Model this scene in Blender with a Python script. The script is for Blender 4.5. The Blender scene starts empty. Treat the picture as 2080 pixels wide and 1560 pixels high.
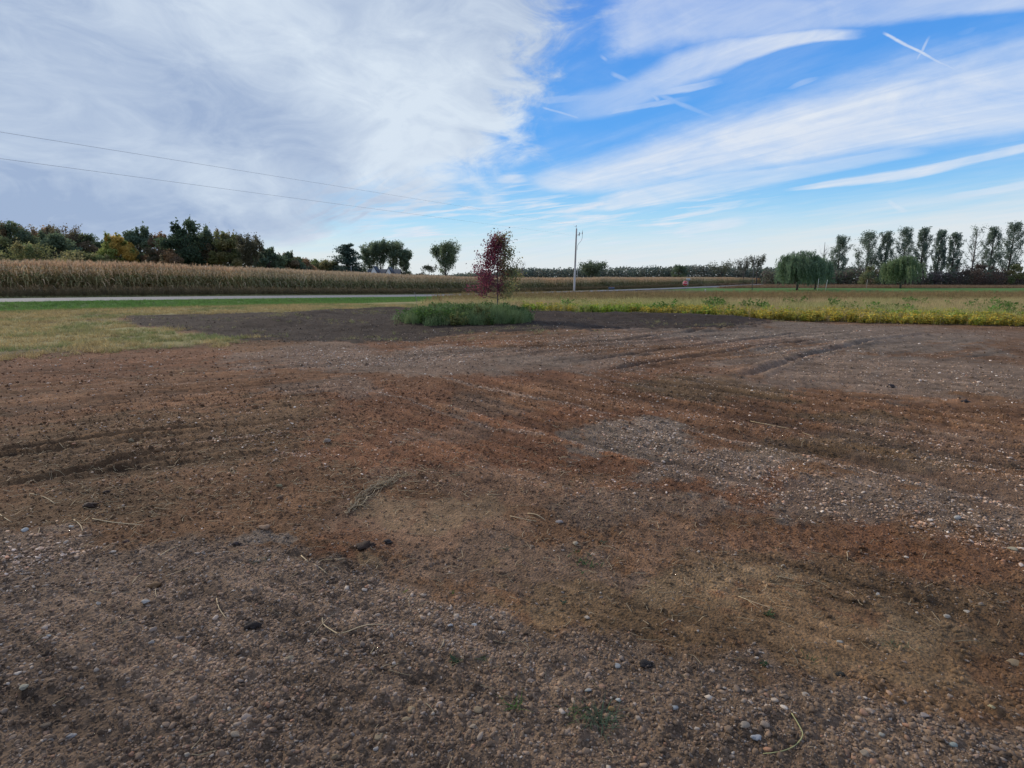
import bpy, math, random
import numpy as np

# ------------------------------------------------------------------ camera, world, sun, exposure
SC = bpy.context.scene
COL = SC.collection
F = 1150.0; CX = 1040.0; CY = 780.0
PITCH = math.atan((780 - 567) / F); CH = 1.6
cam_d = bpy.data.cameras.new('camera')
cam = bpy.data.objects.new('camera', cam_d); COL.objects.link(cam)
cam.location = (0, 0, CH); cam.rotation_euler = (math.pi / 2 - PITCH, 0, 0)
cam_d.sensor_width = 36; cam_d.lens = 36 * F / 2080
cam_d.clip_start = 0.05; cam_d.clip_end = 6000
SC.camera = cam
SC.view_settings.view_transform = 'Standard'
SC.view_settings.look = 'None'
SC.view_settings.gamma = 1
SC.view_settings.use_curve_mapping = False
SC.view_settings.exposure = 0
SUN_EL = math.radians(28); SUN_AZ = math.radians(-46)      # azimuth from +Y towards +X


def ray(px, py):
    u = (px - CX) / F; v = (CY - py) / F
    return np.array([u, math.cos(PITCH) + v * math.sin(PITCH), -math.sin(PITCH) + v * math.cos(PITCH)])


def azel(px, py):
    d = ray(px, py); d = d / np.linalg.norm(d)
    return math.degrees(math.atan2(d[0], d[1])), math.degrees(math.asin(d[2]))


class X:
    """a value in a node tree, with operators"""
    nt = None

    def __init__(s, v): s.v = v

    @staticmethod
    def m(op, *a, clamp=False):
        n = X.nt.nodes.new('ShaderNodeMath'); n.operation = op; n.use_clamp = clamp
        for i, q in enumerate(a):
            q = q.v if isinstance(q, X) else q
            if isinstance(q, (int, float)): n.inputs[i].default_value = q
            else: X.nt.links.new(q, n.inputs[i])
        return X(n.outputs[0])

    def __add__(s, o): return X.m('ADD', s, o)
    __radd__ = __add__
    def __sub__(s, o): return X.m('SUBTRACT', s, o)
    def __rsub__(s, o): return X.m('SUBTRACT', o, s)
    def __mul__(s, o): return X.m('MULTIPLY', s, o)
    __rmul__ = __mul__
    def __truediv__(s, o): return X.m('DIVIDE', s, o)
    def __pow__(s, o): return X.m('POWER', s, o)
    def __neg__(s): return X.m('MULTIPLY', s, -1.0)


def xmin(a, b): return X.m('MINIMUM', a, b)
def xmax(a, b): return X.m('MAXIMUM', a, b)
def xabs(a): return X.m('ABSOLUTE', a)
def clamp01(a): return X.m('ADD', a, 0.0, clamp=True)


def sstep(lo, hi, x):
    n = X.nt.nodes.new('ShaderNodeMapRange'); n.interpolation_type = 'SMOOTHSTEP'
    for i, q in enumerate((x, lo, hi, 0.0, 1.0)):
        q = q.v if isinstance(q, X) else q
        if isinstance(q, (int, float)): n.inputs[i].default_value = q
        else: X.nt.links.new(q, n.inputs[i])
    return X(n.outputs[0])


def xcurve(x, pts, smooth=True):
    """piecewise curve y(x) through pts"""
    pts = sorted(pts)
    x0, x1 = pts[0][0], pts[-1][0]
    ys = [p[1] for p in pts]; y0, y1 = min(ys), max(ys)
    if y1 - y0 < 1e-6: y1 = y0 + 1
    n = X.nt.nodes.new('ShaderNodeFloatCurve')
    c = n.mapping.curves[0]
    n.mapping.use_clip = True
    nm = [((px - x0) / (x1 - x0), (py - y0) / (y1 - y0)) for px, py in pts]
    c.points[0].location = nm[0]; c.points[1].location = nm[-1]
    for p in nm[1:-1]: c.points.new(*p)
    for p in c.points: p.handle_type = 'AUTO_CLAMPED' if smooth else 'VECTOR'
    n.mapping.update()
    xn = clamp01((x - x0) / (x1 - x0))
    X.nt.links.new(xn.v, n.inputs['Value'])
    return X(n.outputs[0]) * (y1 - y0) + y0


def xyz(a, b, c=0.0):
    n = X.nt.nodes.new('ShaderNodeCombineXYZ')
    for i, q in enumerate((a, b, c)):
        q = q.v if isinstance(q, X) else q
        if isinstance(q, (int, float)): n.inputs[i].default_value = q
        else: X.nt.links.new(q, n.inputs[i])
    return n.outputs[0]


def noise(vec, scale=1.0, detail=4, rough=0.55, dist=0.0):
    n = X.nt.nodes.new('ShaderNodeTexNoise'); n.noise_dimensions = '3D'
    n.inputs['Scale'].default_value = scale; n.inputs['Detail'].default_value = detail
    n.inputs['Roughness'].default_value = rough; n.inputs['Distortion'].default_value = dist
    if vec is not None: X.nt.links.new(vec, n.inputs['Vector'])
    return X(n.outputs['Fac'])


def mixc(f, a, b):
    n = X.nt.nodes.new('ShaderNodeMix'); n.data_type = 'RGBA'
    f = f.v if isinstance(f, X) else f
    if isinstance(f, (int, float)): n.inputs['Factor'].default_value = f
    else: X.nt.links.new(f, n.inputs['Factor'])
    for k, q in ((6, a), (7, b)):
        if isinstance(q, tuple): n.inputs[k].default_value = (*q[:3], 1)
        else: X.nt.links.new(q, n.inputs[k])
    return n.outputs[2]


def build_world():
    w = bpy.data.worlds.new('World'); SC.world = w; w.use_nodes = True
    nt = w.node_tree; nt.nodes.clear(); X.nt = nt
    out = nt.nodes.new('ShaderNodeOutputWorld'); bg = nt.nodes.new('ShaderNodeBackground')
    bg.inputs['Strength'].default_value = 0.1
    nt.links.new(bg.outputs[0], out.inputs[0])
    sky = nt.nodes.new('ShaderNodeTexSky'); sky.sky_type = 'NISHITA'; sky.sun_disc = False
    sky.sun_elevation = SUN_EL; sky.sun_rotation = SUN_AZ
    sky.air_density = 1.0; sky.dust_density = 0.6; sky.ozone_density = 3.0
    hs = nt.nodes.new('ShaderNodeHueSaturation'); hs.inputs['Saturation'].default_value = 1.25
    hs.inputs['Hue'].default_value = 0.5; hs.inputs['Value'].default_value = 0.92
    nt.links.new(sky.outputs[0], hs.inputs['Color'])
    tc = nt.nodes.new('ShaderNodeTexCoord'); sp = nt.nodes.new('ShaderNodeSeparateXYZ')
    nt.links.new(tc.outputs['Generated'], sp.inputs[0])
    dx, dy, dz = X(sp.outputs[0]), X(sp.outputs[1]), X(sp.outputs[2])
    az = X.m('ARCTAN2', dx, dy) * (180 / math.pi)
    el = X.m('ARCSINE', dz) * (180 / math.pi)
    zz = xmax(dz, 0.0) + 0.10
    px, py = dx / zz, dy / zz                         # plane of the clouds
    a = math.radians(-38)                             # streaks run towards this azimuth
    pu = px * math.sin(a) + py * math.cos(a)          # along
    pv = px * math.cos(a) - py * math.sin(a)          # across
    fib = noise(xyz(pu * 0.28, pv * 1.5), 1.7, 7, 0.62, 0.5)
    fib2 = noise(xyz(pu * 0.55, pv * 3.6, 4.0), 2.2, 6, 0.6, 0.9)
    soft = noise(xyz(px, py, 9.0), 0.75, 5, 0.55, 0.3)
    puff = noise(xyz(px, py, 2.0), 3.2, 7, 0.62, 0.6)
    wob = (noise(xyz(az * 0.06, el * 0.1, 3.0), 1.0, 5, 0.6) - 0.5)
    wob2 = (noise(xyz(az * 0.3, el * 0.7, 5.0), 1.0, 6, 0.62) - 0.5)

    bnk = noise(xyz(az * 0.045, el * 0.085, 11.0), 1.0, 8, 0.58, 0.8)
    bnk2 = noise(xyz(az * 0.13, el * 0.30, 13.0), 1.0, 8, 0.62, 1.2)
    # A: the great bank of cloud on the left; its edge as azimuth over elevation
    E_ = [azel(*p) for p in ((1240, -120), (1190, 0), (1120, 90), (1085, 190), (1085, 250), (1075, 285), (1020, 325), (965, 352),
                             (985, 385), (900, 420), (760, 450), (660, 480), (560, 505), (480, 520))]
    edge = xcurve(el, [(e, z) for z, e in E_])
    soften = xcurve(el, [(2, 5.0), (9, 4.6), (15, 3.4), (22, 3.6), (28, 7.0), (34, 11.0)])
    inb = (edge - az) + wob * 9.0 + wob2 * 7.0 + (bnk2 - 0.5) * 15.0
    A = sstep(soften * -0.75, soften * 1.3, inb)
    A = A * sstep(-1.0, 3.2, el + wob * 5.0 - 1.0 + xmax(-az * 0.05, 0.0))
    backlim = sstep(-175, -120, az)
    A = A * backlim
    # gaps of blue low on the bank
    low = sstep(11, 4, el) * sstep(-22, -12, az)
    A = A * (1.0 - low * sstep(0.62, 0.42, fib2) * 0.85)

    def band(pts, noise_amp, gam=1.0, lo=-0.15, hi=0.55, fibre=None, upsoft=1.0):
        """pts: (px, py, half width px, density)"""
        q = []
        for (x, y, h, dn) in pts:
            z, e = azel(x, y); _, e2 = azel(x, y - h)
            q.append((z, e, e2 - e, dn))
        q.sort()
        c = xcurve(az, [(k[0], k[1]) for k in q]); w_ = xcurve(az, [(k[0], k[2]) for k in q]); d_ = xcurve(az, [(k[0], k[3]) for k in q])
        r = (el - c) / w_
        up = xmax(r, 0.0) / upsoft; dn_ = xmax(-r, 0.0)
        m = 1.0 - xmax(up, dn_) + ((fibre or fib) - 0.5) * noise_amp + wob2 * noise_amp * 0.5
        z0, z1 = q[0][0], q[-1][0]
        ends = sstep(z0 - 1.5, z0 + 3, az + wob2 * 4.0)
        if z1 < 37: ends = ends * sstep(z1 + 1.0, z1 - 3.0, az + wob2 * 3.0)
        else: ends = ends * sstep(z1 + 50, z1 + 10, az)
        return sstep(lo, hi, m) * d_ * ends

    B = band([(1060, 372, 16, .55), (1200, 366, 38, .8), (1400, 325, 60, .9), (1600, 285, 72, .92), (1800, 240, 88, .85), (2080, 195, 110, .8)], 0.75, upsoft=1.5, lo=-.1, hi=.75)
    B2 = band([(1200, 418, 14, .95), (1300, 400, 26, .8), (1450, 375, 28, .7), (1600, 352, 20, .6), (1750, 325, 16, .5), (1900, 300, 14, .4)], 0.7, fibre=fib2)
    Cc = band([(1600, 385, 4, .9), (1700, 372, 9, .95), (1850, 352, 13, .95), (1960, 328, 12, .8), (2080, 300, 12, .8)], 0.9, fibre=fib2)
    D1 = band([(1110, 235, 22, .25), (1250, 210, 30, .4), (1420, 135, 38, .65), (1520, 105, 24, .8), (1640, 78, 13, .95), (1740, 72, 11, .95)], 0.9, upsoft=1.6)
    D2 = band([(1230, 70, 60, .75), (1350, 40, 75, .6), (1500, 40, 60, .55), (1700, 30, 36, .5), (1900, 14, 30, .6), (2080, 0, 26, .6)], 1.1, upsoft=1.5)
    D3 = band([(1080, 205, 10, .3), (1250, 195, 10, .4), (1380, 182, 9, .6), (1460, 165, 9, .8)], 1.0, fibre=fib2)
    D4 = band([(1200, 235, 8, .2), (1290, 218, 7, .5), (1400, 200, 7, .4)], 1.0, fibre=fib2)
    S1 = band([(1598, 182, 4, .6), (1625, 170, 8, .85), (1668, 156, 4, .7)], 0.8, fibre=fib2)
    S2 = band([(1940, 70, 4, .3), (1965, 64, 8, .7), (1985, 56, 3, .3)], 0.8, fibre=fib2)
    S3 = band([(1330, 480, 9, .3), (1450, 458, 14, .65), (1560, 440, 7, .2)], .8, fibre=fib2)
    S4 = band([(1880, 406, 5, .3), (1960, 396, 8, .5), (2080, 376, 10, .6)], .8, fibre=fib2)
    S5 = band([(1005, 366, 7, .8), (1040, 363, 11, .95), (1085, 362, 8, .6)], .8, fibre=puff)
    S6 = band([(540, 505, 8, .6), (600, 488, 9, .9), (670, 476, 7, .8), (710, 470, 3, .2)], .7, fibre=fib2)
    S7 = band([(960, 412, 8, .5), (1000, 408, 11, .8), (1040, 400, 4, .2)], .8, fibre=puff)
    S8 = band([(1480, 425, 3, .2), (1540, 412, 6, .4), (1580, 404, 3, .2)], .8, fibre=fib2)
    # L: fine streaks low over the middle
    reg = sstep(-26, -8, az) * sstep(30, 14, az) * sstep(1.0, 4.5, el) * sstep(11.0, 6.5, el)
    stk = noise(xyz((az + el * 3.0) * 0.05, el * 0.8 - az * 0.09, 1.0), 2.2, 6, 0.58, 0.4)
    L = sstep(0.42, 0.66, stk) * reg
    # H: pale veil towards the horizon, rising to the right
    veil = sstep(6.5, 1.0, el - xmax(az - 14.0, 0.0) * 0.085 + (stk - 0.5) * 3.5)
    H = veil * 0.80
    # contrails
    def trail(p0, p1, w_, dn):
        z0, e0 = azel(*p0); z1, e1 = azel(*p1)
        L_ = math.hypot(z1 - z0, e1 - e0); ux, uy = (z1 - z0) / L_, (e1 - e0) / L_
        t = (az - z0) * ux + (el - e0) * uy
        s_ = xabs((az - z0) * (-uy) + (el - e0) * ux + wob2 * 0.25)
        return sstep(w_, w_ * 0.15, s_) * sstep(-0.2, .5, t) * sstep(L_ + .2, L_ - .5, t) * (dn * 0.6 + puff * dn * 0.8)
    T = trail((1795, 66), (1957, 150), 0.14, .7)
    T = xmax(T, trail((1888, 74), (1858, 130), 0.16, .45))
    T = xmax(T, trail((1858, 130), (1823, 168), 0.14, .4))
    T = xmax(T, trail((1240, 148), (1500, 258), 0.28, .3))
    T = xmax(T, trail((1316, 186), (1342, 208), 0.24, .5))
    T = xmax(T, trail((1100, 218), (1180, 241), 0.16, .45))
    T = xmax(T, trail((1800, 407), (1842, 432), 0.32, .5))
    T = xmax(T, trail((1218, 112), (1236, 124), 0.22, .35))

    rest = xmax(B, B2)
    for q in (Cc, D1, D2, D3, D4, S1, S2, S3, S4, S5, S6, S7, S8, L, T): rest = xmax(rest, q)
    V0 = sstep(0.40, 0.75, fib * 0.5 + bnk * 0.5) * 0.45 * sstep(-10, 6, az)
    rest = xmax(rest, V0)
    # elsewhere in the sky: the same kind of broken streaks, so that it goes on all round
    away = sstep(46, 60, xabs(az)) 
    over = sstep(30, 42, el)  # unseen cloud cover added overhead to whiten the light on the ground
    R = sstep(0.30, 0.62, fib) * 0.9 * xmax(away * sstep(0.0, 1.0, 1.0 - backlim + sstep(40, 60, az)), over * sstep(0, 30, az))
    rest = xmax(rest, R)
    rest = clamp01(rest * (0.80 + (bnk2 - 0.5) * 1.1 + (fib2 - 0.5) * 0.45 + 0.12))

    # cloud shades: grey lavender in the thick bank, white where thin and towards the edge
    z_, e_ = az, el
    def blob(p, rx, ry):
        zc, ec = azel(*p)
        r = X.m('SQRT', ((az - zc) / rx) ** 2.0 + ((el - ec) / ry) ** 2.0)
        return sstep(1.0, 0.0, r + wob * 0.8)
    bright = blob((900, 220), 15, 9) * 0.9 + blob((860, 340), 12, 5) * .75 + blob((470, 70), 20, 10) * 0.75 + blob((250, 310), 22, 5) * 0.35 + blob((1040, 280), 5, 7) * .7
    dark = blob((500, 225), 13, 9) * .8 + blob((160, 150), 15, 12) * .55 + blob((180, 445), 22, 4) * .5 + blob((1050, 30), 9, 6) * 0.35 + blob((560, 440), 16, 4) * .4
    sh = clamp01(0.37 + bright * 0.62 - dark * 0.5 + (bnk - 0.5) * 1.5 + (bnk2 - 0.5) * 1.3)
    cb = mixc(sh, (3.5, 4.5, 6.4), (7.0, 7.9, 8.9))
    wh = clamp01((fib2 - 0.5) * 1.2 + 0.6)
    cw = mixc(wh, (6.0, 6.9, 8.5), (8.3, 8.7, 9.2))
    tr = ramp_el = sstep(24, 3, el)
    blue = mixc(sstep(3, 33, el), (4.9, 8.0, 9.6), (0.9, 2.75, 8.2))
    mid = mixc(sstep(2.0, 13, el), (4.2, 7.9, 9.8), (1.2, 4.3, 9.6))
    blue = mixc(sstep(8, 34, el), mid, (0.52, 2.1, 7.6))
    base = mixc(0.88, hs.outputs[0], blue)            # Nishita graded towards the photograph's blue
    v = nt.nodes.new('ShaderNodeVectorMath')
    c1 = mixc(H, base, (8.2, 8.1, 8.0))
    c2 = mixc(rest * 0.93, c1, cw)
    c3 = mixc(A * 0.97, c2, cb)
    # below the horizon: dim earth
    c4 = mixc(sstep(-0.2, -3, el), c3, (1.0, .85, .7))
    nt.links.new(c4, bg.inputs['Color'])


build_world()
sd = bpy.data.lights.new('sun', 'SUN'); sd.energy = 2.7; sd.angle = math.radians(3); sd.color = (1, .90, .76)
sun = bpy.data.objects.new('sun', sd); COL.objects.link(sun)
sun.rotation_euler = (math.pi / 2 - SUN_EL, 0, -SUN_AZ + math.pi)
# a sun lamp shines along its -Z: turn it so the light comes from azimuth SUN_AZ
from mathutils import Vector, Matrix
sdir = Vector((math.sin(SUN_AZ) * math.cos(SUN_EL), math.cos(SUN_AZ) * math.cos(SUN_EL), math.sin(SUN_EL)))
sun.rotation_euler = sdir.to_track_quat('Z', 'Y').to_euler()

# ------------------------------------------------------------------ numbers
RNG = np.random.default_rng(7)


def ss(a, b, x):
    t = np.clip((np.asarray(x, float) - a) / (b - a), 0, 1); return t * t * (3 - 2 * t)


_perm = np.random.default_rng(3).integers(0, 2 ** 31, 65536)


def _h(ix, iy, seed):
    return (_perm[(ix * 73 + iy * 9277 + seed * 131) & 65535] ^ _perm[(iy * 151 + ix * 31 + seed * 17) & 65535]) / 2 ** 31


def vn(x, y, seed=0):
    ix = np.floor(x).astype(np.int64); iy = np.floor(y).astype(np.int64)
    fx = x - ix; fy = y - iy
    fx = fx * fx * (3 - 2 * fx); fy = fy * fy * (3 - 2 * fy)
    a = _h(ix, iy, seed); b = _h(ix + 1, iy, seed); c = _h(ix, iy + 1, seed); d = _h(ix + 1, iy + 1, seed)
    return (a * (1 - fx) + b * fx) * (1 - fy) + (c * (1 - fx) + d * fx) * fy


def fbm(x, y, sc, octv=4, seed=0, rough=0.5):
    x = np.asarray(x, float); y = np.asarray(y, float)
    s = 0; a = 1; t = 0; f = 1.0 / sc
    for o in range(octv):
        ca, sa = math.cos(o * 1.3 + .4), math.sin(o * 1.3 + .4)
        s = s + a * vn((x * ca - y * sa) * f + 17.3 * o, (x * sa + y * ca) * f - 5.1 * o, seed + o); t += a; a *= rough; f *= 2.03
    return s / t


def seg_d(x, y, pl):
    """distance to a polyline, and signed side of the nearest piece"""
    best = np.full(np.shape(x), 1e9); side = np.zeros(np.shape(x)); ln = np.zeros(np.shape(x)); acc = 0
    for (x0, y0), (x1, y1) in zip(pl[:-1], pl[1:]):
        ex, ey = x1 - x0, y1 - y0; L2 = ex * ex + ey * ey; L = math.sqrt(L2)
        t = np.clip(((x - x0) * ex + (y - y0) * ey) / L2, 0, 1)
        dx, dy = x - x0 - t * ex, y - y0 - t * ey; d = np.hypot(dx, dy)
        k = d < best
        best = np.where(k, d, best); side = np.where(k, ex * dy - ey * dx, side); ln = np.where(k, acc + t * L, ln); acc += L
    return best, np.sign(side), ln


def sdf_poly(x, y, pl):
    d, _, _ = seg_d(x, y, pl + [pl[0]])
    ins = np.zeros(np.shape(x), bool)
    for (x0, y0), (x1, y1) in zip(pl, pl[1:] + [pl[0]]):
        c = ((y0 > y) != (y1 > y)) & (x < (x1 - x0) * (y - y0) / (y1 - y0 + 1e-12) + x0)
        ins ^= c
    return np.where(ins, d, -d)


def smooth_pl(p, n=8):
    p = [p[0]] + list(p) + [p[-1]]; o = []
    for i in range(1, len(p) - 2):
        a, b, c, d = (np.array(q, float) for q in p[i - 1:i + 3])
        for k in range(n):
            t = k / n
            o.append(tuple(.5 * (2 * b + (c - a) * t + (2 * a - 5 * b + 4 * c - d) * t * t + (3 * b - a - 3 * c + d) * t ** 3)))
    o.append(tuple(p[-1])); return o


ROAD = smooth_pl([(-110, -24), (-60, 8), (-42, 21.5), (-29.5, 33), (-22.5, 42), (-16.2, 55), (-8.6, 74), (3, 95), (30, 128), (62, 170), (105, 232), (190, 350)], 8)
ROADC = [ROAD[i] for i in range(0, len(ROAD), 4)]
ROAD_W = 6.0


def terr_base(x, y):
    z = -0.85 * ss(22, 80, y) * ss(-42, 5, x) + 0.35 * ss(110, 230, y) * ss(-42, 5, x)
    z = z + 0.25 * ss(12, 35, y) * (1 - ss(-35, -8, x))
    return z


def Pflat(px, py):
    d = ray(px, py)
    z = 0.0
    for k in range(60):
        t = (CH - z) / -d[2]; t = min(t, 1500)
        zn = float(terr_base(d[0] * t, d[1] * t)); z = z * .5 + zn * .5
    return float(d[0] * t), float(d[1] * t)


def PL(*pts): return [Pflat(*p) for p in pts]


# plan of the place, measured on the ground
YARD = PL((-700, 735), (0, 722), (100, 716), (240, 710), (330, 704), (400, 700), (470, 692), (480, 686), (400, 676), (330, 668), (262, 660), (244, 648), (250, 641), (330, 640), (420, 637), (560, 634), (640, 631), (740, 629), (820, 629), (900, 628), (1000, 629), (1070, 632),
          (1300, 638), (1420, 643), (1500, 648), (1600, 652), (1700, 655), (1900, 660), (2080, 664), (2600, 676), (3200, 690))
YARD = YARD + [(60, 2), (60, -25), (-60, -25), (-60, 2)]
TOPSOIL = PL((230, 642), (420, 630), (640, 624), (820, 622), (1070, 626), (1300, 632), (1560, 645), (1560, 655), (1480, 664), (1300, 668), (1060, 672), (940, 678), (860, 690), (700, 695), (560, 690), (480, 688), (400, 676), (330, 668), (262, 660))
BERM = PL((560, 655), (640, 640), (700, 634), (800, 632), (1060, 640), (1300, 646), (1480, 651))
MOUND = (Pflat(940, 655)[0], Pflat(940, 655)[1] + 0.15)
RUTS = [  # polyline, depth, half width
    (PL((-200, 945), (0, 920), (130, 903), (250, 888), (400, 872), (530, 860)), .05, .06),
    (PL((-100, 1000), (60, 978), (200, 950), (270, 930), (340, 920), (480, 908)), .05, .06),
    (PL((300, 897), (360, 893), (420, 886)), .02, .05),
    (PL((990, 704), (1130, 702), (1270, 690), (1420, 672), (1560, 662)), .05, .11),
    (PL((1010, 716), (1180, 706), (1330, 694), (1500, 678)), .04, .10),
    (PL((1220, 752), (1330, 738), (1450, 720), (1580, 700), (1680, 690)), .06, .10),
    (PL((1130, 738), (1240, 728), (1390, 706), (1560, 686), (1640, 676)), .05, .10),
    (PL((1500, 770), (1640, 720), (1760, 694), (1900, 676)), .05, .11),
    (PL((1390, 676), (1500, 662), (1600, 654)), .05, .12),
    (PL((1590, 880), (1700, 905), (1850, 935), (1960, 950)), .03, .08),
    (PL((1580, 905), (1680, 925), (1800, 950), (1900, 965)), .03, .07),
    (PL((1800, 790), (1950, 802), (2200, 812)), .03, .06),
    (PL((0, 845), (180, 838), (330, 826), (480, 812)), .02, .06),
    (PL((0, 870), (200, 858), (420, 842)), .02, .05),
    (PL((690, 1120), (740, 1110), (800, 1098)), .03, .03),
]
LINES = [  # ridges of pale stones: polyline, half width, density
    (PL((700, 785), (770, 800), (830, 812), (900, 840), (1000, 870), (1100, 885)), .05, .8),
    (PL((850, 757), (960, 785), (1060, 806), (1180, 825), (1260, 845), (1380, 865), (1500, 900), (1640, 935), (1800, 970), (1950, 1010), (2080, 1040), (2300, 1090)), .07, 1.0),
    (PL((1170, 755), (1260, 775), (1340, 790)), .10, .6),
    (PL((0, 808), (60, 802), (150, 796), (240, 784), (400, 778)), .05, .7),
    (PL((0, 830), (150, 824), (300, 812), (420, 800)), .12, .35),
    (PL((940, 688), (1010, 684), (1080, 678)), .09, .8),
    (PL((1800, 740), (1780, 760), (1740, 790)), .08, .5),
    (PL((1650, 800), (1780, 812), (1900, 815)), .05, .5),
    (PL((1780, 785), (1950, 792), (2080, 800), (2300, 806)), .06, .6),
    (PL((1700, 870), (1850, 880), (2000, 890)), .10, .5),
]
PILES = [  # patches dense with stones: px, py, rx, ry, density
    (1290, 890, 150, 46, .85), (1430, 950, 150, 45, .7), (1600, 990, 170, 50, .7), (1750, 1040, 150, 45, .75), (1950, 1060, 160, 50, .75), (1900, 900, 230, 60, .55), (2050, 960, 150, 60, .7), (1270, 790, 90, 30, .6), (1500, 800, 300, 60, .3),
    (740, 730, 260, 35, .7), (640, 780, 90, 30, .5), (1150, 700, 350, 30, .65), (1500, 700, 400, 40, .45), (1350, 760, 150, 30, .6), (480, 895, 90, 22, .6), (620, 925, 110, 20, .5), (520, 1088, 60, 16, .9), (40, 1095, 60, 30, 1.0), (120, 1120, 80, 30, .7), (230, 1150, 60, 25, .8),
    (1000, 660, 260, 10, .4), (1080, 945, 60, 20, .35), (800, 890, 60, 20, .4), (130, 830, 160, 20, .4), (900, 800, 300, 60, .22), (1850, 1180, 260, 90, .32), (350, 1240, 90, 40, .6), (200, 1180, 90, 40, .55), (1980, 780, 200, 60, .25)]
GRAVEL = PL((-900, 1075), (0, 1062), (100, 1080), (230, 1110), (350, 1100), (520, 1095), (640, 1140), (780, 1168), (920, 1218), (1080, 1252), (1250, 1290), (1400, 1335), (1540, 1352), (1700, 1388), (1850, 1440), (2080, 1478), (2600, 1560)) + [(3, -2), (3, -12), (-14, -12)]
# soil colours
RED = (.210, .096, .046); RED2 = (.240, .138, .078); BROWN = (.150, .092, .046); DARK = (.058, .040, .028); TAN = (.250, .165, .088); OCHRE = (.240, .150, .074)
MAUVE = (.220, .150, .100); GREY = (.225, .168, .118); OLIVE = (.190, .122, .076)
PATCH = [  # px, py, rx, ry, colour, strength, stretch
    (1000, 850, 1500, 140, RED, .35), (150, 745, 330, 38, RED, .85), (560, 735, 200, 22, RED, .6), (720, 810, 180, 40, RED, .75), (880, 700, 160, 9, RED, .7), (900, 905, 300, 75, RED, .9), (1060, 770, 130, 18, RED, .9), (1180, 835, 150, 22, RED, .95),
    (1150, 930, 330, 50, RED, .85), (1450, 1010, 330, 50, RED, .8), (1000, 990, 280, 60, RED2, .8), (850, 1075, 260, 45, RED2, 1.0), (1450, 1120, 200, 60, RED2, .75), (1750, 1110, 300, 60, RED, .45), (1800, 1090, 90, 25, RED, .6), (500, 1180, 60, 22, RED, .9), (330, 1145, 120, 16, RED, .7), (610, 1145, 60, 18, RED, .8), (700, 1105, 140, 28, RED, .6), (1100, 770, 500, 30, RED, .3),
    (250, 910, 420, 110, BROWN, .7), (150, 1030, 300, 50, BROWN, .6), (1480, 790, 170, 30, BROWN, .9), (1750, 855, 150, 26, BROWN, .9), (1800, 930, 260, 40, BROWN, .9), (1700, 1190, 420, 70, BROWN, .75), (1950, 1250, 250, 90, BROWN, .6), (1350, 1040, 230, 45, OLIVE, .9), (950, 830, 80, 20, OLIVE, .6),
    (1050, 1150, 300, 65, OLIVE, .8), (1250, 1220, 340, 70, OCHRE, .75), (1650, 1300, 380, 75, OCHRE, .65), (1450, 1195, 200, 40, TAN, .6), (740, 1150, 70, 20, TAN, .8), (900, 1050, 160, 25, TAN, .6), (1850, 1270, 130, 40, TAN, .6), (1850, 1390, 250, 60, TAN, .35), (860, 880, 100, 20, OLIVE, .5),
    (1020, 735, 420, 28, MAUVE, .8), (700, 725, 260, 30, MAUVE, .7), (1400, 690, 360, 24, MAUVE, .8), (1750, 690, 420, 34, GREY, .85), (1900, 760, 420, 55, GREY, .6), (1600, 760, 200, 30, MAUVE, .4), (1980, 680, 250, 18, MAUVE, .6), (1300, 880, 170, 45, GREY, .85), (1500, 955, 220, 40, GREY, .7), (1750, 1030, 260, 45, GREY, .6), (1900, 900, 300, 50, MAUVE, .35), (640, 790, 110, 24, MAUVE, .6), (2000, 1000, 200, 50, MAUVE, .4), (520, 1090, 70, 18, GREY, .9), (60, 1100, 120, 35, MAUVE, .8),
    (1080, 740, 120, 12, GREY, .5), (1560, 700, 200, 14, RED, .35)]
_PP = []
for (px, py, rx, ry, c, s) in PATCH:
    x0, y0 = Pflat(px, py); x1, _ = Pflat(px + rx, py); _, ya = Pflat(px, py + ry); _, yb = Pflat(px, max(py - ry, 575))
    _PP.append((x0, y0, abs(x1 - x0), y0 - ya, yb - y0, np.array(c), s))
_PI = []
for (px, py, rx, ry, s) in PILES:
    x0, y0 = Pflat(px, py); x1, _ = Pflat(px + rx, py); _, ya = Pflat(px, py + ry); _, yb = Pflat(px, max(py - ry, 575))
    _PI.append((x0, y0, abs(x1 - x0), y0 - ya, yb - y0, s))


def ell(x, y, p):
    dx = (x - p[0]) / p[2]; dy = y - p[1]
    dy = np.where(dy < 0, dy / p[3], dy / p[4])
    return np.hypot(dx, dy)


def warp(x, y):
    r = np.hypot(x, y) + .5
    k = 0.10 * r
    return x + (fbm(x / r * 9, np.log(r) * 5, 1, 4, 40) - .5) * k * 2.2, y + (fbm(x / r * 9 + 40, np.log(r) * 5, 1, 4, 50) - .5) * k * 2.2


_FL = []
for (p0, p1, c, rx, ry, sc) in (((0, 920), (530, 860), (230, 880), 460, 130, .10), ((850, 757), (2080, 1040), (1450, 880), 750, 130, .13), ((1010, 716), (1500, 678), (1400, 700), 650, 42, .16), ((1790, 785), (2200, 812), (1980, 800), 300, 70, .10),
                               ((100, 1120), (1000, 1420), (480, 1300), 640, 220, .09), ((0, 820), (420, 790), (300, 780), 480, 60, .14), ((900, 1080), (1800, 1330), (1400, 1230), 500, 110, .07)):
    a_, b_ = np.array(Pflat(*p0)), np.array(Pflat(*p1)); dd = (b_ - a_) / np.linalg.norm(b_ - a_)
    x0, y0 = Pflat(*c); _FL.append((dd, sc, (x0, y0, abs(Pflat(c[0] + rx, c[1])[0] - x0), y0 - Pflat(c[0], c[1] + ry)[1], Pflat(c[0], max(c[1] - ry, 640))[1] - y0)))


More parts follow.
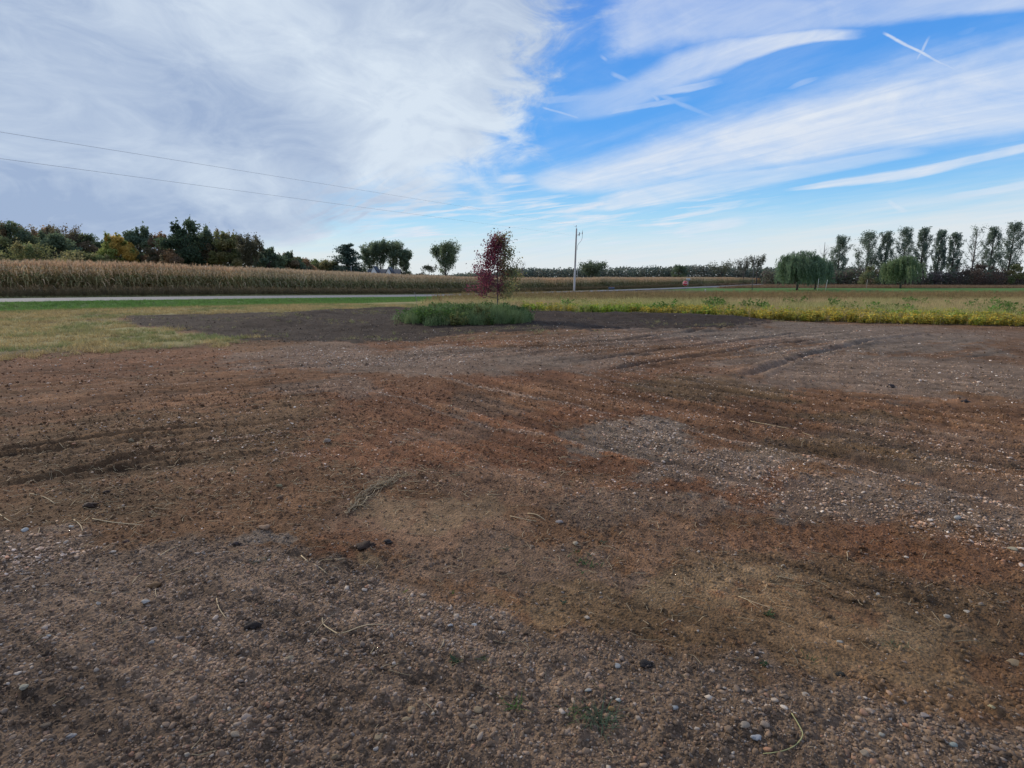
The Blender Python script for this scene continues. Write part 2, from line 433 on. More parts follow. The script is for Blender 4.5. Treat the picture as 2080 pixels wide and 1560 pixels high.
def flow(x, y):
    n = np.zeros(x.shape)
    for k, (d, sc, e) in enumerate(_FL):
        m = 1 - ss(.7, 1.25, ell(x, y, e)); b = m > 0
        if not b.any(): continue
        X_, Y_ = x[b], y[b]; al = X_ * d[0] + Y_ * d[1] + .25 * np.sin((X_ + Y_) * .5 + k); ac = -X_ * d[1] + Y_ * d[0] + .06 * np.sin(al * 1.1 + k)
        v = fbm(al / (sc * 40), ac / sc, 1.0, 4, 400 + k, .66); v = (v - .5) * 2.5
        n[b] = np.where(np.abs(v * m[b]) > np.abs(n[b]), v * m[b], n[b])
    return np.clip(n, -1, 1)


def yard_info(x, y):
    """soil colour, stone density, gravel-ness"""
    wx, wy = warp(x, y)
    col = np.zeros(x.shape + (3,)) + np.array(BROWN) * 1.05 * .55 + np.array(RED) * .45
    grav = ss(-.06, .08, sdf_poly(wx * .4 + x * .6, wy * .4 + y * .6, GRAVEL) + (fbm(x, y, .15, 4, 47, .65) - .5) * .35)
    base = np.array(MAUVE) * .70 + np.array(BROWN) * .30
    col = col * (1 - grav[..., None]) + base * grav[..., None]
    R_ = np.hypot(x, y) + .5
    jit = (fbm(x / R_ * 30, np.log(R_) * 16, 1, 5, 45, .65) - .5) * .9 + (fbm(x, y, .12, 4, 46, .7) - .5) * .5
    fl0 = flow(x, y)
    for p in _PP:
        m = (1 - ss(.72, 1.0, ell(wx, wy, p) + jit + fl0 * .35)) * p[6]
        if p[1] > 1.9 and p[1] < 4: m = m * (1 - grav * .95)
        col = col * (1 - m[..., None]) + p[5] * m[..., None]
    top = ss(-.25, .25, sdf_poly(wx * .3 + x * .7, wy * .3 + y * .7, TOPSOIL) + jit * 2.4)
    col = col * (1 - top[..., None]) + np.array(DARK) * top[..., None]
    den = np.zeros(x.shape) + .10 + .12 * ss(.5, .7, fbm(x, y, .8, 3, 11))
    for p in _PI: den = np.maximum(den, (1 - ss(.3, 1.1, ell(wx, wy, p) + jit * .7)) * p[5])
    den = den * (1 - top * .6)
    den = np.maximum(den, grav * (.40 + .60 * ss(.38, .60, fbm(x, y, .55, 4, 12, .6))))
    for pl, w, s in LINES:
        d, _, _ = seg_d(x, y, pl)
        m = 1 - ss(.3, 1.3, d / w); den = np.maximum(den, m * s)
        col = col * (1 - m[..., None] * .45 * s) + np.array(GREY) * 1.15 * m[..., None] * .45 * s
    fl = fl0; den = np.clip(den + fl * .6 * (1 - top), 0, 1)
    smooth = np.zeros(x.shape)
    for (px, py, rx, ry) in ((1150, 1190, 420, 90), (1650, 1290, 420, 100), (900, 1060, 260, 50)):
        x0, y0 = Pflat(px, py); p = (x0, y0, abs(Pflat(px + rx, py)[0] - x0), y0 - Pflat(px, py + ry)[1], Pflat(px, py - ry)[1] - y0)
        smooth = np.maximum(smooth, 1 - ss(.5, 1.1, ell(wx, wy, p)))
    den = den * (1 - .75 * smooth * (1 - grav))
    # mottling
    n1 = fbm(x, y, .5, 5, 21, .6)[..., None]; n2 = fbm(x, y, 2.2, 4, 31)[..., None]; n3 = fbm(x, y, .06, 3, 61, .7)[..., None]
    rr = np.clip(1.6 / (np.hypot(x, y)[..., None] * .06 + .7), 0, 1)
    col = col * (.55 + .90 * n1) * (.82 + .36 * n2) * (1 + (n3 - .5) * .9 * rr)
    col = col * (1 + .60 * fl[..., None])
    col = col * .88
    return np.clip(col, .01, .6), den, grav, smooth, top


def yard_height(x, y, grav, smooth, top):
    z = (fbm(x, y, 2.5, 3, 71) - .5) * .05
    rgh = 1 - .55 * smooth
    z = z + (fbm(x, y, .35, 4, 72, .6) - .5) * .030 * rgh
    z = z + (np.maximum(fbm(x, y, .09, 3, 73, .6), .5) - .5) * .055 * rgh
    z = z + (fbm(x, y, .03, 2, 74) - .5) * .010 * rgh
    z = z + flow(x, y) * (.034 - .022 * (1 - ss(3.5, 5.5, y)))
    z = z + (fbm(x, y, .045, 3, 76, .7) - .5) * .022 * rgh * (np.hypot(x, y) < 9)
    z = z + top * ((fbm(x, y, .5, 4, 78, .65) - .5) * .09 + (fbm(x * .2, y, .35, 3, 79) - .5) * .08)
    # fine drag lines left by the grader, along x with a slight turn
    z = z + (fbm(x * .12, y + .18 * x, .16, 3, 75) - .5) * .035 * ss(1.5, 6, y) * (1 - top * .3)
    for pl, dep, w in RUTS:
        wob = (fbm(x, y, .4, 3, 81) - .5) * .10
        ax_ = np.array(pl); bb = (x > ax_[:, 0].min() - 6 * w) & (x < ax_[:, 0].max() + 6 * w) & (y > ax_[:, 1].min() - 6 * w) & (y < ax_[:, 1].max() + 6 * w)
        if not bb.any(): continue
        d = np.full(x.shape, 9.); ln = np.zeros(x.shape); d[bb], _, ln[bb] = seg_d(x[bb], y[bb], pl); L = sum(math.dist(a, b) for a, b in zip(pl[:-1], pl[1:]))
        e = ss(0, .8, ln) * ss(0, .8, L - ln)
        r = np.abs(d + wob * w * 3) / w
        dep = dep * 1.05; w = w * .8
        z = z + e * (-dep * (1 - ss(.3, 1.2, r)) + dep * .7 * np.exp(-((r - 2.0) / .8) ** 2)) * (.8 + .4 * fbm(x, y, .5, 2, 82))
        tread = (np.abs(d) < w * 3) * e * np.sin(ln * 6.28 / .09) * .004
        z = z + tread * (np.hypot(x, y) < 9)
    # tread blocks pressed in beside the red patch
    x0, y0 = Pflat(1840, 1128); q = np.hypot((x - x0) / .34, (y - y0) / .16)
    z = z - (q < 1) * (np.sin((x - x0) * 62 + (y - y0) * 55) > .1) * .016
    return z


def grade(x, y):
    """broader earthworks"""
    d, sd, _ = seg_d(x, y, BERM)
    z = .20 * np.exp(-(d / 1.1) ** 2) * ss(.3, .6, fbm(x, y, 3, 3, 91) + .15)
    x0, y0 = Pflat(740, 672)
    z = z - .16 * np.exp(-(((x - x0) / 3.0) ** 2 + ((y - y0) / 2.2) ** 2))
    mx, my = MOUND
    r = np.hypot((x - mx) / 2.5, (y - my) / 1.35)
    z = z + .28 * (1 - ss(.55, 1.15, r + (fbm(x, y, .7, 3, 92) - .5) * .35)) 
    return z


def terr(x, y):
    x = np.asarray(x, float); y = np.asarray(y, float)
    z = terr_base(x, y) + grade(x, y)
    d, _, _ = seg_d(x, y, ROADC)
    z = z + .16 * (1 - ss(ROAD_W / 2 + .6, ROAD_W / 2 + 2.6, d)) - .10 * np.exp(-((d - ROAD_W / 2 - 4) / 1.6) ** 2)
    far = ss(60, 140, y) * (1 - ss(800, 1500, y)); z = z + far * (fbm(x, y, 60, 3, 93) - .5) * .5 * (1 - np.exp(-(d / 12) ** 2))
    return z


def tz(x, y): return float(terr(np.array([x]), np.array([y]))[0])


def P(px, py):
    x, y = Pflat(px, py); return x, y, tz(x, y)


def at(px, py, Y):
    d = ray(px, py); t = Y / d[1]
    return float(d[0] * t), Y, float(CH + d[2] * t)


# ------------------------------------------------------------------ mesh helpers
def fast_mesh(name, V, Fc, attrs=None, mat=None, smooth=False):
    """V (n,3); Fc list of (m,k) int arrays, or one; attrs: name -> (n,3) colours per vertex"""
    if isinstance(Fc, np.ndarray): Fc = [Fc]
    me = bpy.data.meshes.new(name)
    V = np.asarray(V, np.float32)
    me.vertices.add(len(V)); me.vertices.foreach_set('co', V.ravel())
    nl = sum(f.size for f in Fc); nf = sum(len(f) for f in Fc)
    me.loops.add(nl); me.loops.foreach_set('vertex_index', np.concatenate([f.ravel() for f in Fc]).astype(np.int32))
    me.polygons.add(nf)
    sizes = np.concatenate([np.full(len(f), f.shape[1]) for f in Fc]); st = np.concatenate([[0], np.cumsum(sizes)[:-1]])
    me.polygons.foreach_set('loop_start', st.astype(np.int32))
    me.update(calc_edges=True)
    if smooth: me.polygons.foreach_set('use_smooth', np.ones(nf, bool))
    for k, a in (attrs or {}).items():
        a = np.asarray(a, np.float32)
        if a.ndim == 2:
            at_ = me.attributes.new(k, 'FLOAT_COLOR', 'POINT'); c = np.ones((len(V), 4), np.float32); c[:, :3] = a; at_.data.foreach_set('color', c.ravel())
        else:
            at_ = me.attributes.new(k, 'FLOAT', 'POINT'); at_.data.foreach_set('value', a)
    if mat: me.materials.append(mat)
    return me


def link(name, me, parent=None, loc=None, **tags):
    o = bpy.data.objects.new(name, me); COL.objects.link(o)
    if parent: o.parent = parent
    if loc is not None: o.location = loc
    for k, v in tags.items(): o[k] = v
    return o


def empty(name, loc, label, cat, group=None, rz=0):
    o = bpy.data.objects.new(name, None); COL.objects.link(o); o.location = loc; o.rotation_euler = (0, 0, rz); o.empty_display_size = .2
    o['label'] = label; o['category'] = cat
    if group: o['group'] = group
    return o


def tube(pts, r0, r1=None, k=6, cap=True):
    """tapered tube along pts -> V, quads, tris"""
    pts = np.asarray(pts, float); n = len(pts)
    r = np.linspace(r0, r0 if r1 is None else r1, n) if np.isscalar(r0) else np.asarray(r0)
    T = np.gradient(pts, axis=0); T /= np.linalg.norm(T, axis=1)[:, None] + 1e-9
    ref = np.array([1, 0, 0.]) if abs(T[0][0]) < .8 else np.array([0, 1., 0])
    A = np.cross(T, ref); A /= np.linalg.norm(A, axis=1)[:, None] + 1e-9; B = np.cross(T, A)
    th = np.arange(k) / k * 2 * np.pi
    V = (pts[:, None] + r[:, None, None] * (np.cos(th)[None, :, None] * A[:, None] + np.sin(th)[None, :, None] * B[:, None])).reshape(-1, 3)
    i = np.arange(n - 1)[:, None] * k; j = np.arange(k)[None]; j2 = (j + 1) % k
    Q = np.stack([i + j, i + j2, i + k + j2, i + k + j], -1).reshape(-1, 4)
    Tt = np.zeros((0, 3), int)
    if cap:
        V = np.vstack([V, pts[0], pts[-1]]); a = len(V) - 2
        Tt = np.vstack([np.stack([np.full(k, a), (np.arange(k) + 1) % k, np.arange(k)], -1), np.stack([np.full(k, a + 1), (n - 1) * k + np.arange(k), (n - 1) * k + (np.arange(k) + 1) % k], -1)])
    return V, Q, Tt


class MB:
    def __init__(s): s.V = []; s.Q = []; s.T = []; s.C = []; s.n = 0

    def add(s, V, Q=None, T=None, col=(1, 1, 1)):
        V = np.asarray(V, float)
        if Q is not None and len(Q): s.Q.append(np.asarray(Q) + s.n)
        if T is not None and len(T): s.T.append(np.asarray(T) + s.n)
        s.V.append(V); c = np.asarray(col, float)
        s.C.append(np.broadcast_to(c, (len(V), 3)) if c.ndim == 1 else c); s.n += len(V)

    def tube(s, pts, r0, r1=None, k=6, col=(1, 1, 1)): s.add(*tube(pts, r0, r1, k), col=col)

    def box(s, c, d, col=(1, 1, 1), rz=0):
        x, y, z = np.array(d) / 2.
        V = np.array([[a * x, b * y, e * z] for a in (-1, 1) for b in (-1, 1) for e in (-1, 1)])
        ca, sa = math.cos(rz), math.sin(rz)
        V = V @ np.array([[ca, sa, 0], [-sa, ca, 0], [0, 0, 1]]) + np.array(c)
        s.add(V, Q=[[0, 1, 3, 2], [4, 6, 7, 5], [0, 4, 5, 1], [2, 3, 7, 6], [0, 2, 6, 4], [1, 5, 7, 3]], col=col)

    def mesh(s, name, mat, smooth=False):
        F_ = []
        if s.Q: F_.append(np.vstack(s.Q))
        if s.T: F_.append(np.vstack(s.T))
        return fast_mesh(name, np.vstack(s.V), F_, {'col': np.vstack(s.C)}, mat, smooth)

    def obj(s, name, mat, parent=None, loc=None, smooth=False, **t): return link(name, s.mesh(name, mat, smooth), parent, loc, **t)


# ------------------------------------------------------------------ materials
def mat_new(name):
    m = bpy.data.materials.new(name); m.use_nodes = True; nt = m.node_tree; nt.nodes.clear(); X.nt = nt
    out = nt.nodes.new('ShaderNodeOutputMaterial'); return m, nt, out


def attr(nt, name, typ='GEOMETRY'):
    n = nt.nodes.new('ShaderNodeAttribute'); n.attribute_name = name; n.attribute_type = typ; return n.outputs['Color']


def vmul(nt, a, b):
    n = nt.nodes.new('ShaderNodeMix'); n.data_type = 'RGBA'; n.blend_type = 'MULTIPLY'; n.inputs['Factor'].default_value = 1
    for k, q in ((6, a), (7, b)):
        if isinstance(q, tuple): n.inputs[k].default_value = (*q, 1)
        else: nt.links.new(q, n.inputs[k])
    return n.outputs[2]


def grey(nt, x):
    n = nt.nodes.new('ShaderNodeCombineColor')
    for i in range(3): nt.links.new(x.v, n.inputs[i])
    return n.outputs[0]


def principled(nt, out, col, rough=.9, bump=None, bdist=.01, spec=.25, metal=0):
    b = nt.nodes.new('ShaderNodeBsdfPrincipled')
    if isinstance(col, tuple): b.inputs['Base Color'].default_value = (*col, 1)
    else: nt.links.new(col, b.inputs['Base Color'])
    b.inputs['Roughness'].default_value = rough; b.inputs['Specular IOR Level'].default_value = spec; b.inputs['Metallic'].default_value = metal
    if bump is not None:
        bp = nt.nodes.new('ShaderNodeBump'); bp.inputs['Distance'].default_value = bdist; bp.inputs['Strength'].default_value = 1
        nt.links.new(bump.v, bp.inputs['Height']); nt.links.new(bp.outputs[0], b.inputs['Normal'])
    nt.links.new(b.outputs[0], out.inputs[0]); return b


def objco(nt):
    n = nt.nodes.new('ShaderNodeTexCoord'); return n.outputs['Object']


def leaf_mat(name, inst=False, trans=.5):
    m, nt, out = mat_new(name)
    c = attr(nt, 'col')
    if inst: c = vmul(nt, c, attr(nt, 'tint', 'INSTANCER'))
    g = nt.nodes.new('ShaderNodeBsdfPrincipled'); nt.links.new(c, g.inputs['Base Color']); g.inputs['Roughness'].default_value = .7; g.inputs['Specular IOR Level'].default_value = .2
    t = nt.nodes.new('ShaderNodeBsdfTranslucent'); nt.links.new(c, t.inputs[0])
    mx = nt.nodes.new('ShaderNodeMixShader'); mx.inputs[0].default_value = trans
    nt.links.new(g.outputs[0], mx.inputs[1]); nt.links.new(t.outputs[0], mx.inputs[2]); nt.links.new(mx.outputs[0], out.inputs[0]); return m


def simple_mat(name, scale=30, amp=.35, rough=.85, bd=.004, inst=False, spec=.25):
    m, nt, out = mat_new(name)
    c = attr(nt, 'col')
    if inst: c = vmul(nt, c, attr(nt, 'tint', 'INSTANCER'))
    n = noise(objco(nt), scale, 5, .6)
    c = vmul(nt, c, grey(nt, n * (2 * amp) + (1 - amp)))
    principled(nt, out, c, rough, n, bd, spec); return m


LEAF = leaf_mat('leaf'); LEAFI = leaf_mat('field_leaf', True, .3)
BARK = simple_mat('bark', 6, .4, .95, .03)
STONE = simple_mat('stone', 60, .30, .8, .0015)
STONEI = simple_mat('gravel_stone', 55, .35, .85, .0015, True)
PAINT = simple_mat('painted_surface', 8, .10, .5, .0005)
WOODM = simple_mat('weathered_wood', 12, .25, .9, .004)
METAL = simple_mat('metal', 20, .15, .45, .0005, spec=.5)


def soil_mat():
    m, nt, out = mat_new('soil')
    co = objco(nt)
    c = attr(nt, 'col')
    n1 = noise(co, 45, 8, .68); n2 = noise(co, 9, 6, .6)
    vo = nt.nodes.new('ShaderNodeTexVoronoi'); vo.inputs['Scale'].default_value = 70; vo.inputs['Randomness'].default_value = 1; nt.links.new(co, vo.inputs['Vector'])
    vd = X(vo.outputs['Distance'])
    v2 = nt.nodes.new('ShaderNodeTexVoronoi'); v2.inputs['Scale'].default_value = 22; nt.links.new(co, v2.inputs['Vector'])
    speck = sstep(.30, .12, X(v2.outputs['Distance'])) * sstep(.55, .8, noise(co, 3.1, 4, .6))
    c2 = vmul(nt, c, grey(nt, n1 * 1.9 + n2 * .5 - .15))
    c2 = mixc(speck * .35, c2, (.30, .26, .23))
    h = n1 * 1.0 + n2 * .8 + (1.0 - vd) * .55
    principled(nt, out, c2, .95, h, .020, .15); return m


def turf_mat():
    m, nt, out = mat_new('turf')
    co = objco(nt)
    c = attr(nt, 'col')
    n1 = noise(co, 3, 8, .7); n2 = noise(co, .35, 4, .6)
    c2 = vmul(nt, c, grey(nt, n1 * 1.2 + n2 * .6 + .1))
    principled(nt, out, c2, .95, n1, .06, .1); return m


def road_mat():
    m, nt, out = mat_new('asphalt')
    co = objco(nt); n1 = noise(co, 40, 6, .7); n2 = noise(co, .6, 5, .6)
    c2 = vmul(nt, attr(nt, 'col'), grey(nt, n1 * .6 + n2 * .5 + .45))
    principled(nt, out, c2, .85, n1, .004, .3); return m


SOIL = soil_mat(); TURF = turf_mat(); ROADM = road_mat()


# ------------------------------------------------------------------ ground sheet
def gcol(x, y):
    """ground colour outside the yard"""
    n = fbm(x, y, 3, 5, 101, .6)[..., None]
    tan = np.array((.24, .20, .085)); gr = np.array((.075, .14, .035)); brown = np.array((.12, .09, .05))
    yel = np.array((.20, .19, .07))
    c = np.zeros(x.shape + (3,)) + brown
    d, sd, _ = seg_d(x, y, ROADC); d = np.where(sd > 0, -d, d)       # positive on the near side
    left = (1 - ss(-4, 2, x))[..., None]
    c = c * (1 - left) + (tan * (1.15 - n * .5) + yel * n * .3) * left
    ver = (ss(2.6, 3.2, d) * (1 - ss(6.5, 8.0, d + (n[..., 0] - .5) * 3)) * (1 - ss(-2, 6, x)))[..., None]
    c = c * (1 - ver) + gr * ver
    bare = ss(.60, .68, fbm(x, y, 1.6, 4, 102, .6))[..., None] * left * .7
    c = c * (1 - bare) + np.array((.11, .075, .045)) * bare
    lawn = (ss(84, 92, y) * (1 - ss(150, 156, y)) * ss(28, 45, x) * (d > 0))[..., None]
    c = c * (1 - lawn) + gr * 1.15 * lawn
    strip = (ss(152, 156, y) * (1 - ss(178, 190, y)) * ss(45, 60, x) * (d > 0))[..., None]
    c = c * (1 - strip) + np.array((.24, .19, .11)) * strip
    return c * (.75 + .5 * n)


def build_ground():
    rr = np.concatenate([[.02, .3, .6, .85], np.geomspace(1.05, 62, 620), np.geomspace(64, 4500, 78)])
    fine = np.radians(np.arange(-49, 49.01, .170)); coarse = np.radians(np.arange(52, 309, 4.0))
    th = np.concatenate([fine, coarse]); nt_ = len(th)
    R, T = np.meshgrid(rr, th, indexing='ij'); x = R * np.sin(T); y = R * np.cos(T)
    near = R[:, 0] < 63
    yd = np.full(x.shape, -9.); yd[near] = sdf_poly(x[near], y[near], YARD)
    wob = (fbm(x, y, .5, 4, 111, .65) - .5) * 1.3 * ss(3, 15, R)
    yd = yd + np.where(near[:, None], wob, 0)
    z = terr(x, y)
    m = near
    col = gcol(x, y)
    yc, den, grav, smo, top = yard_info(x[m], y[m])
    k = ss(-.35, .35, yd[m])
    zz = z[m] + yard_height(x[m], y[m], grav, smo, top) * k + (fbm(x[m], y[m], .4, 3, 112) - .5) * .03 * (1 - k)
    z[m] = zz
    col[m] = col[m] * (1 - ss(-.3, .05, yd[m]))[..., None] + yc * ss(-.3, .05, yd[m])[..., None]
    nr = len(rr)
    V = np.stack([x, y, z], -1).reshape(-1, 3)
    i = np.arange(nr - 1)[:, None] * nt_; j = np.arange(nt_)[None]; j2 = (j + 1) % nt_
    Q = np.stack([i + j, i + nt_ + j, i + nt_ + j2, i + j2], -1).reshape(-1, 4)
    fy = yd.reshape(-1)[Q].mean(1) > 0
    C = col.reshape(-1, 3)
    for nm, sel, mt in (('dirt_yard', fy, SOIL), ('ground', ~fy, TURF)):
        q = Q[sel]; u, inv = np.unique(q, return_inverse=True)
        me = fast_mesh(nm, V[u], inv.reshape(-1, 4)[:, ::-1], {'col': C[u]}, mt, True)
        link(nm, me, kind='structure')


build_ground()


def yz(x, y):
    """height of the built ground at points"""
    x = np.asarray(x, float); y = np.asarray(y, float)
    z = terr(x, y); yd = sdf_poly(x, y, YARD) + (fbm(x, y, .5, 4, 111, .65) - .5) * 1.3 * ss(3, 15, np.hypot(x, y))
    _, den, grav, smo, top = yard_info(x, y)
    k = ss(-.35, .35, yd)
    return z + yard_height(x, y, grav, smo, top) * k, yd


# road
def build_road():
    p = np.array(ROAD); T = np.gradient(p, axis=0); T /= np.linalg.norm(T, axis=1)[:, None]; N = np.stack([-T[:, 1], T[:, 0]], 1)
    offs = np.linspace(-ROAD_W / 2, ROAD_W / 2, 9)
    V = []; C = []
    for o in offs:
        q = p + N * o; z = terr(q[:, 0], q[:, 1]) + .05 + .04 * (1 - (o / 3) ** 2)
        V.append(np.column_stack([q, z])); e = abs(o) / 3
        C.append(np.zeros((len(q), 3)) + np.array((.150, .148, .150)) * (1 - .12 * (e > .95)) * (1.06 if .4 < e < .7 else 1))
    n = len(p); V = np.vstack(V); C = np.vstack(C); i = np.arange(8)[:, None] * n; j = np.arange(n - 1)[None]
    Q = np.stack([i + j, i + j + 1, i + n + j + 1, i + n + j], -1).reshape(-1, 4)
    link('road', fast_mesh('road', V, Q, {'col': C}, ROADM), kind='structure')


build_road()


# ------------------------------------------------------------------ scattering
def proto_col(name, meshes):
    c = bpy.data.collections.new(name)
    for i, me in enumerate(meshes):
        o = bpy.data.objects.new('%s_shape_%02d' % (name, i), me); c.objects.link(o)
    return c


def scatter(name, pts, protos, rot, scl, tint, idx=None, **tags):
    n = len(pts)
    me = bpy.data.meshes.new(name); me.vertices.add(n); me.vertices.foreach_set('co', np.asarray(pts, np.float32).ravel())
    def fv(k, a):
        t = me.attributes.new(k, 'FLOAT_VECTOR', 'POINT'); t.data.foreach_set('vector', np.asarray(a, np.float32).ravel())
    scl = np.asarray(scl, float)
    if scl.ndim == 1: scl = np.repeat(scl[:, None], 3, 1)
    fv('rot', rot); fv('scl', scl); fv('tint', tint)
    if idx is None: idx = RNG.integers(0, len(protos.objects), n)
    t = me.attributes.new('idx', 'INT', 'POINT'); t.data.foreach_set('value', np.asarray(idx, np.int32))
    o = link(name, me, **tags)
    ng = bpy.data.node_groups.new(name + '_scatter', 'GeometryNodeTree')
    ng.interface.new_socket('Geometry', in_out='INPUT', socket_type='NodeSocketGeometry'); ng.interface.new_socket('Geometry', in_out='OUTPUT', socket_type='NodeSocketGeometry')
    N = ng.nodes; gi = N.new('NodeGroupInput'); go = N.new('NodeGroupOutput'); ip = N.new('GeometryNodeInstanceOnPoints')
    ci = N.new('GeometryNodeCollectionInfo'); ci.inputs['Collection'].default_value = protos; ci.inputs['Separate Children'].default_value = True; ci.inputs['Reset Children'].default_value = True
    def na(k, ty):
        q = N.new('GeometryNodeInputNamedAttribute'); q.data_type = ty; q.inputs['Name'].default_value = k; return q.outputs['Attribute']
    L = ng.links.new
    mp = N.new('GeometryNodeMeshToPoints') if hasattr(bpy.types, 'GeometryNodeMeshToPoints') else None
    L(gi.outputs[0], ip.inputs['Points']); L(ci.outputs[0], ip.inputs['Instance']); ip.inputs['Pick Instance'].default_value = True
    if mp: N.remove(mp)
    L(na('idx', 'INT'), ip.inputs['Instance Index']); L(na('rot', 'FLOAT_VECTOR'), ip.inputs['Rotation']); L(na('scl', 'FLOAT_VECTOR'), ip.inputs['Scale'])
    L(ip.outputs[0], go.inputs[0])
    md = o.modifiers.new('scatter', 'NODES'); md.node_group = ng
    return o


def ico(sub=2):
    import bmesh
    b = bmesh.new(); bmesh.ops.create_icosphere(b, subdivisions=sub, radius=1)
    V = np.array([v.co[:] for v in b.verts]); T = np.array([[v.index for v in f.verts] for f in b.faces]); b.free(); return V, T


ICO1 = ico(1); ICO2 = ico(2); ICO3 = ico(3)


def rock(seed, base=ICO2, flat=.62, ang=.25):
    r = np.random.default_rng(seed); V, T = base; V = V.copy()
    for k in range(9):                                     # cut facets
        d = r.normal(size=3); d /= np.linalg.norm(d); c = .55 + r.random() * .38; s = V @ d
        V -= np.where(s > c, (s - c) * (.5 + ang * 2), 0)[:, None] * d
    d = r.normal(size=(3, 3)); V *= 1 + .16 * np.sin(V @ d.T * 2.3).sum(1)[:, None] * .6
    V[:, 0] *= 1 + r.random() * .35; V[:, 1] *= .8 + r.random() * .2; V[:, 2] *= flat * (.85 + r.random() * .4)
    return V, T


def rock_mesh(seed, base=ICO2, flat=.62, mat=None, col=(1, 1, 1), ang=.25, smooth=True):
    V, T = rock(seed, base, flat, ang)
    return fast_mesh('rock', V, T, {'col': np.zeros((len(V), 3)) + np.array(col)}, mat or STONEI, smooth)


PEB = proto_col('pebble', [rock_mesh(i, ICO2 if i % 4 == 0 else ICO1, .5 + .1 * (i % 3), STONEI, ang=.25 + .12 * (i % 4), smooth=(i % 4 == 0)) for i in range(20)])


def clod_mesh(seed):
    r = np.random.default_rng(seed); V, T = ICO2; V = V.copy()
    for s, a in ((2.0, .22), (5, .14), (9, .08)):
        d = r.normal(size=(3, 3)) * s; V *= 1 + a * np.sin(V @ d.T + r.random(3) * 6).mean(1)[:, None] * 1.6
    V[:, 2] *= .6
    return fast_mesh('clod', V, T, {'col': np.ones((len(V), 3))}, STONEI, False)


CLOD = proto_col('crumb', [clod_mesh(50 + i) for i in range(6)])


def polar_pts(n, r0, r1, a=50, power=1.0):
    """points with density falling with distance as the picture needs"""
    u = RNG.random(n)
    if power == 1.0: r = r0 * (r1 / r0) ** u
    else: r = (r0 ** (2 - power) + u * (r1 ** (2 - power) - r0 ** (2 - power))) ** (1 / (2 - power))
    t = np.radians((RNG.random(n) * 2 - 1) * a); return r * np.sin(t), r * np.cos(t)


STONE_COLS = np.array([(.38, .30, .23), (.29, .20, .135), (.25, .16, .10), (.33, .22, .135), (.21, .14, .09), (.20, .17, .145), (.46, .39, .31), (.29, .15, .09), (.13, .095, .07), (.24, .20, .17), (.32, .21, .145)])


def gravel_layer(name, n, smin, smax, r0, r1, power, label, dens_pow=1.2, protos=PEB, soilcol=False, bright=1.0, keep=None, floor=0.0, elong=1.0):
    x, y = polar_pts(n, r0, r1, 50, power)
    z, yd = yz(x, y); col, den, grav, smo, top = yard_info(x, y)
    if soilcol: p = (.55 + .45 * fbm(x, y, .6, 3, 15)) * (1 - .6 * smo)
    else: p = np.maximum(np.clip(den, 0, 1) ** dens_pow, floor)
    k = (RNG.random(n) < p) & (yd > .12)
    if keep is not None: k &= keep(x, y)
    x, y, z, col, den, top, grav = x[k], y[k], z[k], col[k], den[k], top[k], grav[k]; m = len(x)
    s = smin * (smax / smin) ** (RNG.random(m) ** 2.8)
    rot = np.column_stack([RNG.normal(0, .25, m), RNG.normal(0, .25, m), RNG.random(m) * 6.28])
    if soilcol:
        tint = col * (.6 + .85 * RNG.random((m, 1))); rot = RNG.random((m, 3)) * 6.28
    else:
        c = STONE_COLS[RNG.integers(0, len(STONE_COLS), m)] * (.65 + .75 * RNG.random((m, 1)))
        dust = (.22 + .6 * RNG.random((m, 1))) * np.where(grav[:, None] > .5, .85, .8)
        far = ss(4, 14, np.hypot(x, y))[:, None]
        tint = (c * (1 - dust) + col * 1.35 * dust) * (1 - far * .6) + c * 1.05 * far * .6
        tint = tint * bright
    z = z + s * (.04 if not soilcol else .02)
    scatter(name, np.column_stack([x, y, z]), protos, rot, s[:, None] * np.ones(3) * .5 * np.array([1, 1, 1]), tint, kind='stuff', label=label)
    return m


cnt = [
    gravel_layer('fine_gravel', 150000, .005, .019, 1.1, 6.5, 1.35, 'fine brown and grey gravel pressed into the dirt near the viewer', .8, floor=.10),
    gravel_layer('coarse_gravel', 52000, .009, .034, 1.1, 8.0, 1.2, 'coarse rounded gravel scattered over the dirt yard', 1.5, floor=.02, bright=1.1),
    gravel_layer('pale_gravel', 140000, .010, .034, 4.0, 15.0, 1.3, 'pale stones lying in streaks over the dirt yard', 1.4, floor=.035, bright=2.0),
    gravel_layer('distant_gravel', 60000, .022, .060, 11, 30, 1.4, 'pale gravel at the far side of the dirt yard', 1.5, floor=.035, bright=1.8),
    gravel_layer('soil_crumbs', 120000, .006, .026, 1.1, 9.0, 1.25, 'loose crumbs of brown soil', protos=CLOD, soilcol=True),
    gravel_layer('soil_clods', 30000, .015, .048, 6, 28, 1.35, 'small clods of loose soil', protos=CLOD, soilcol=True),
]
print('gravel', cnt)


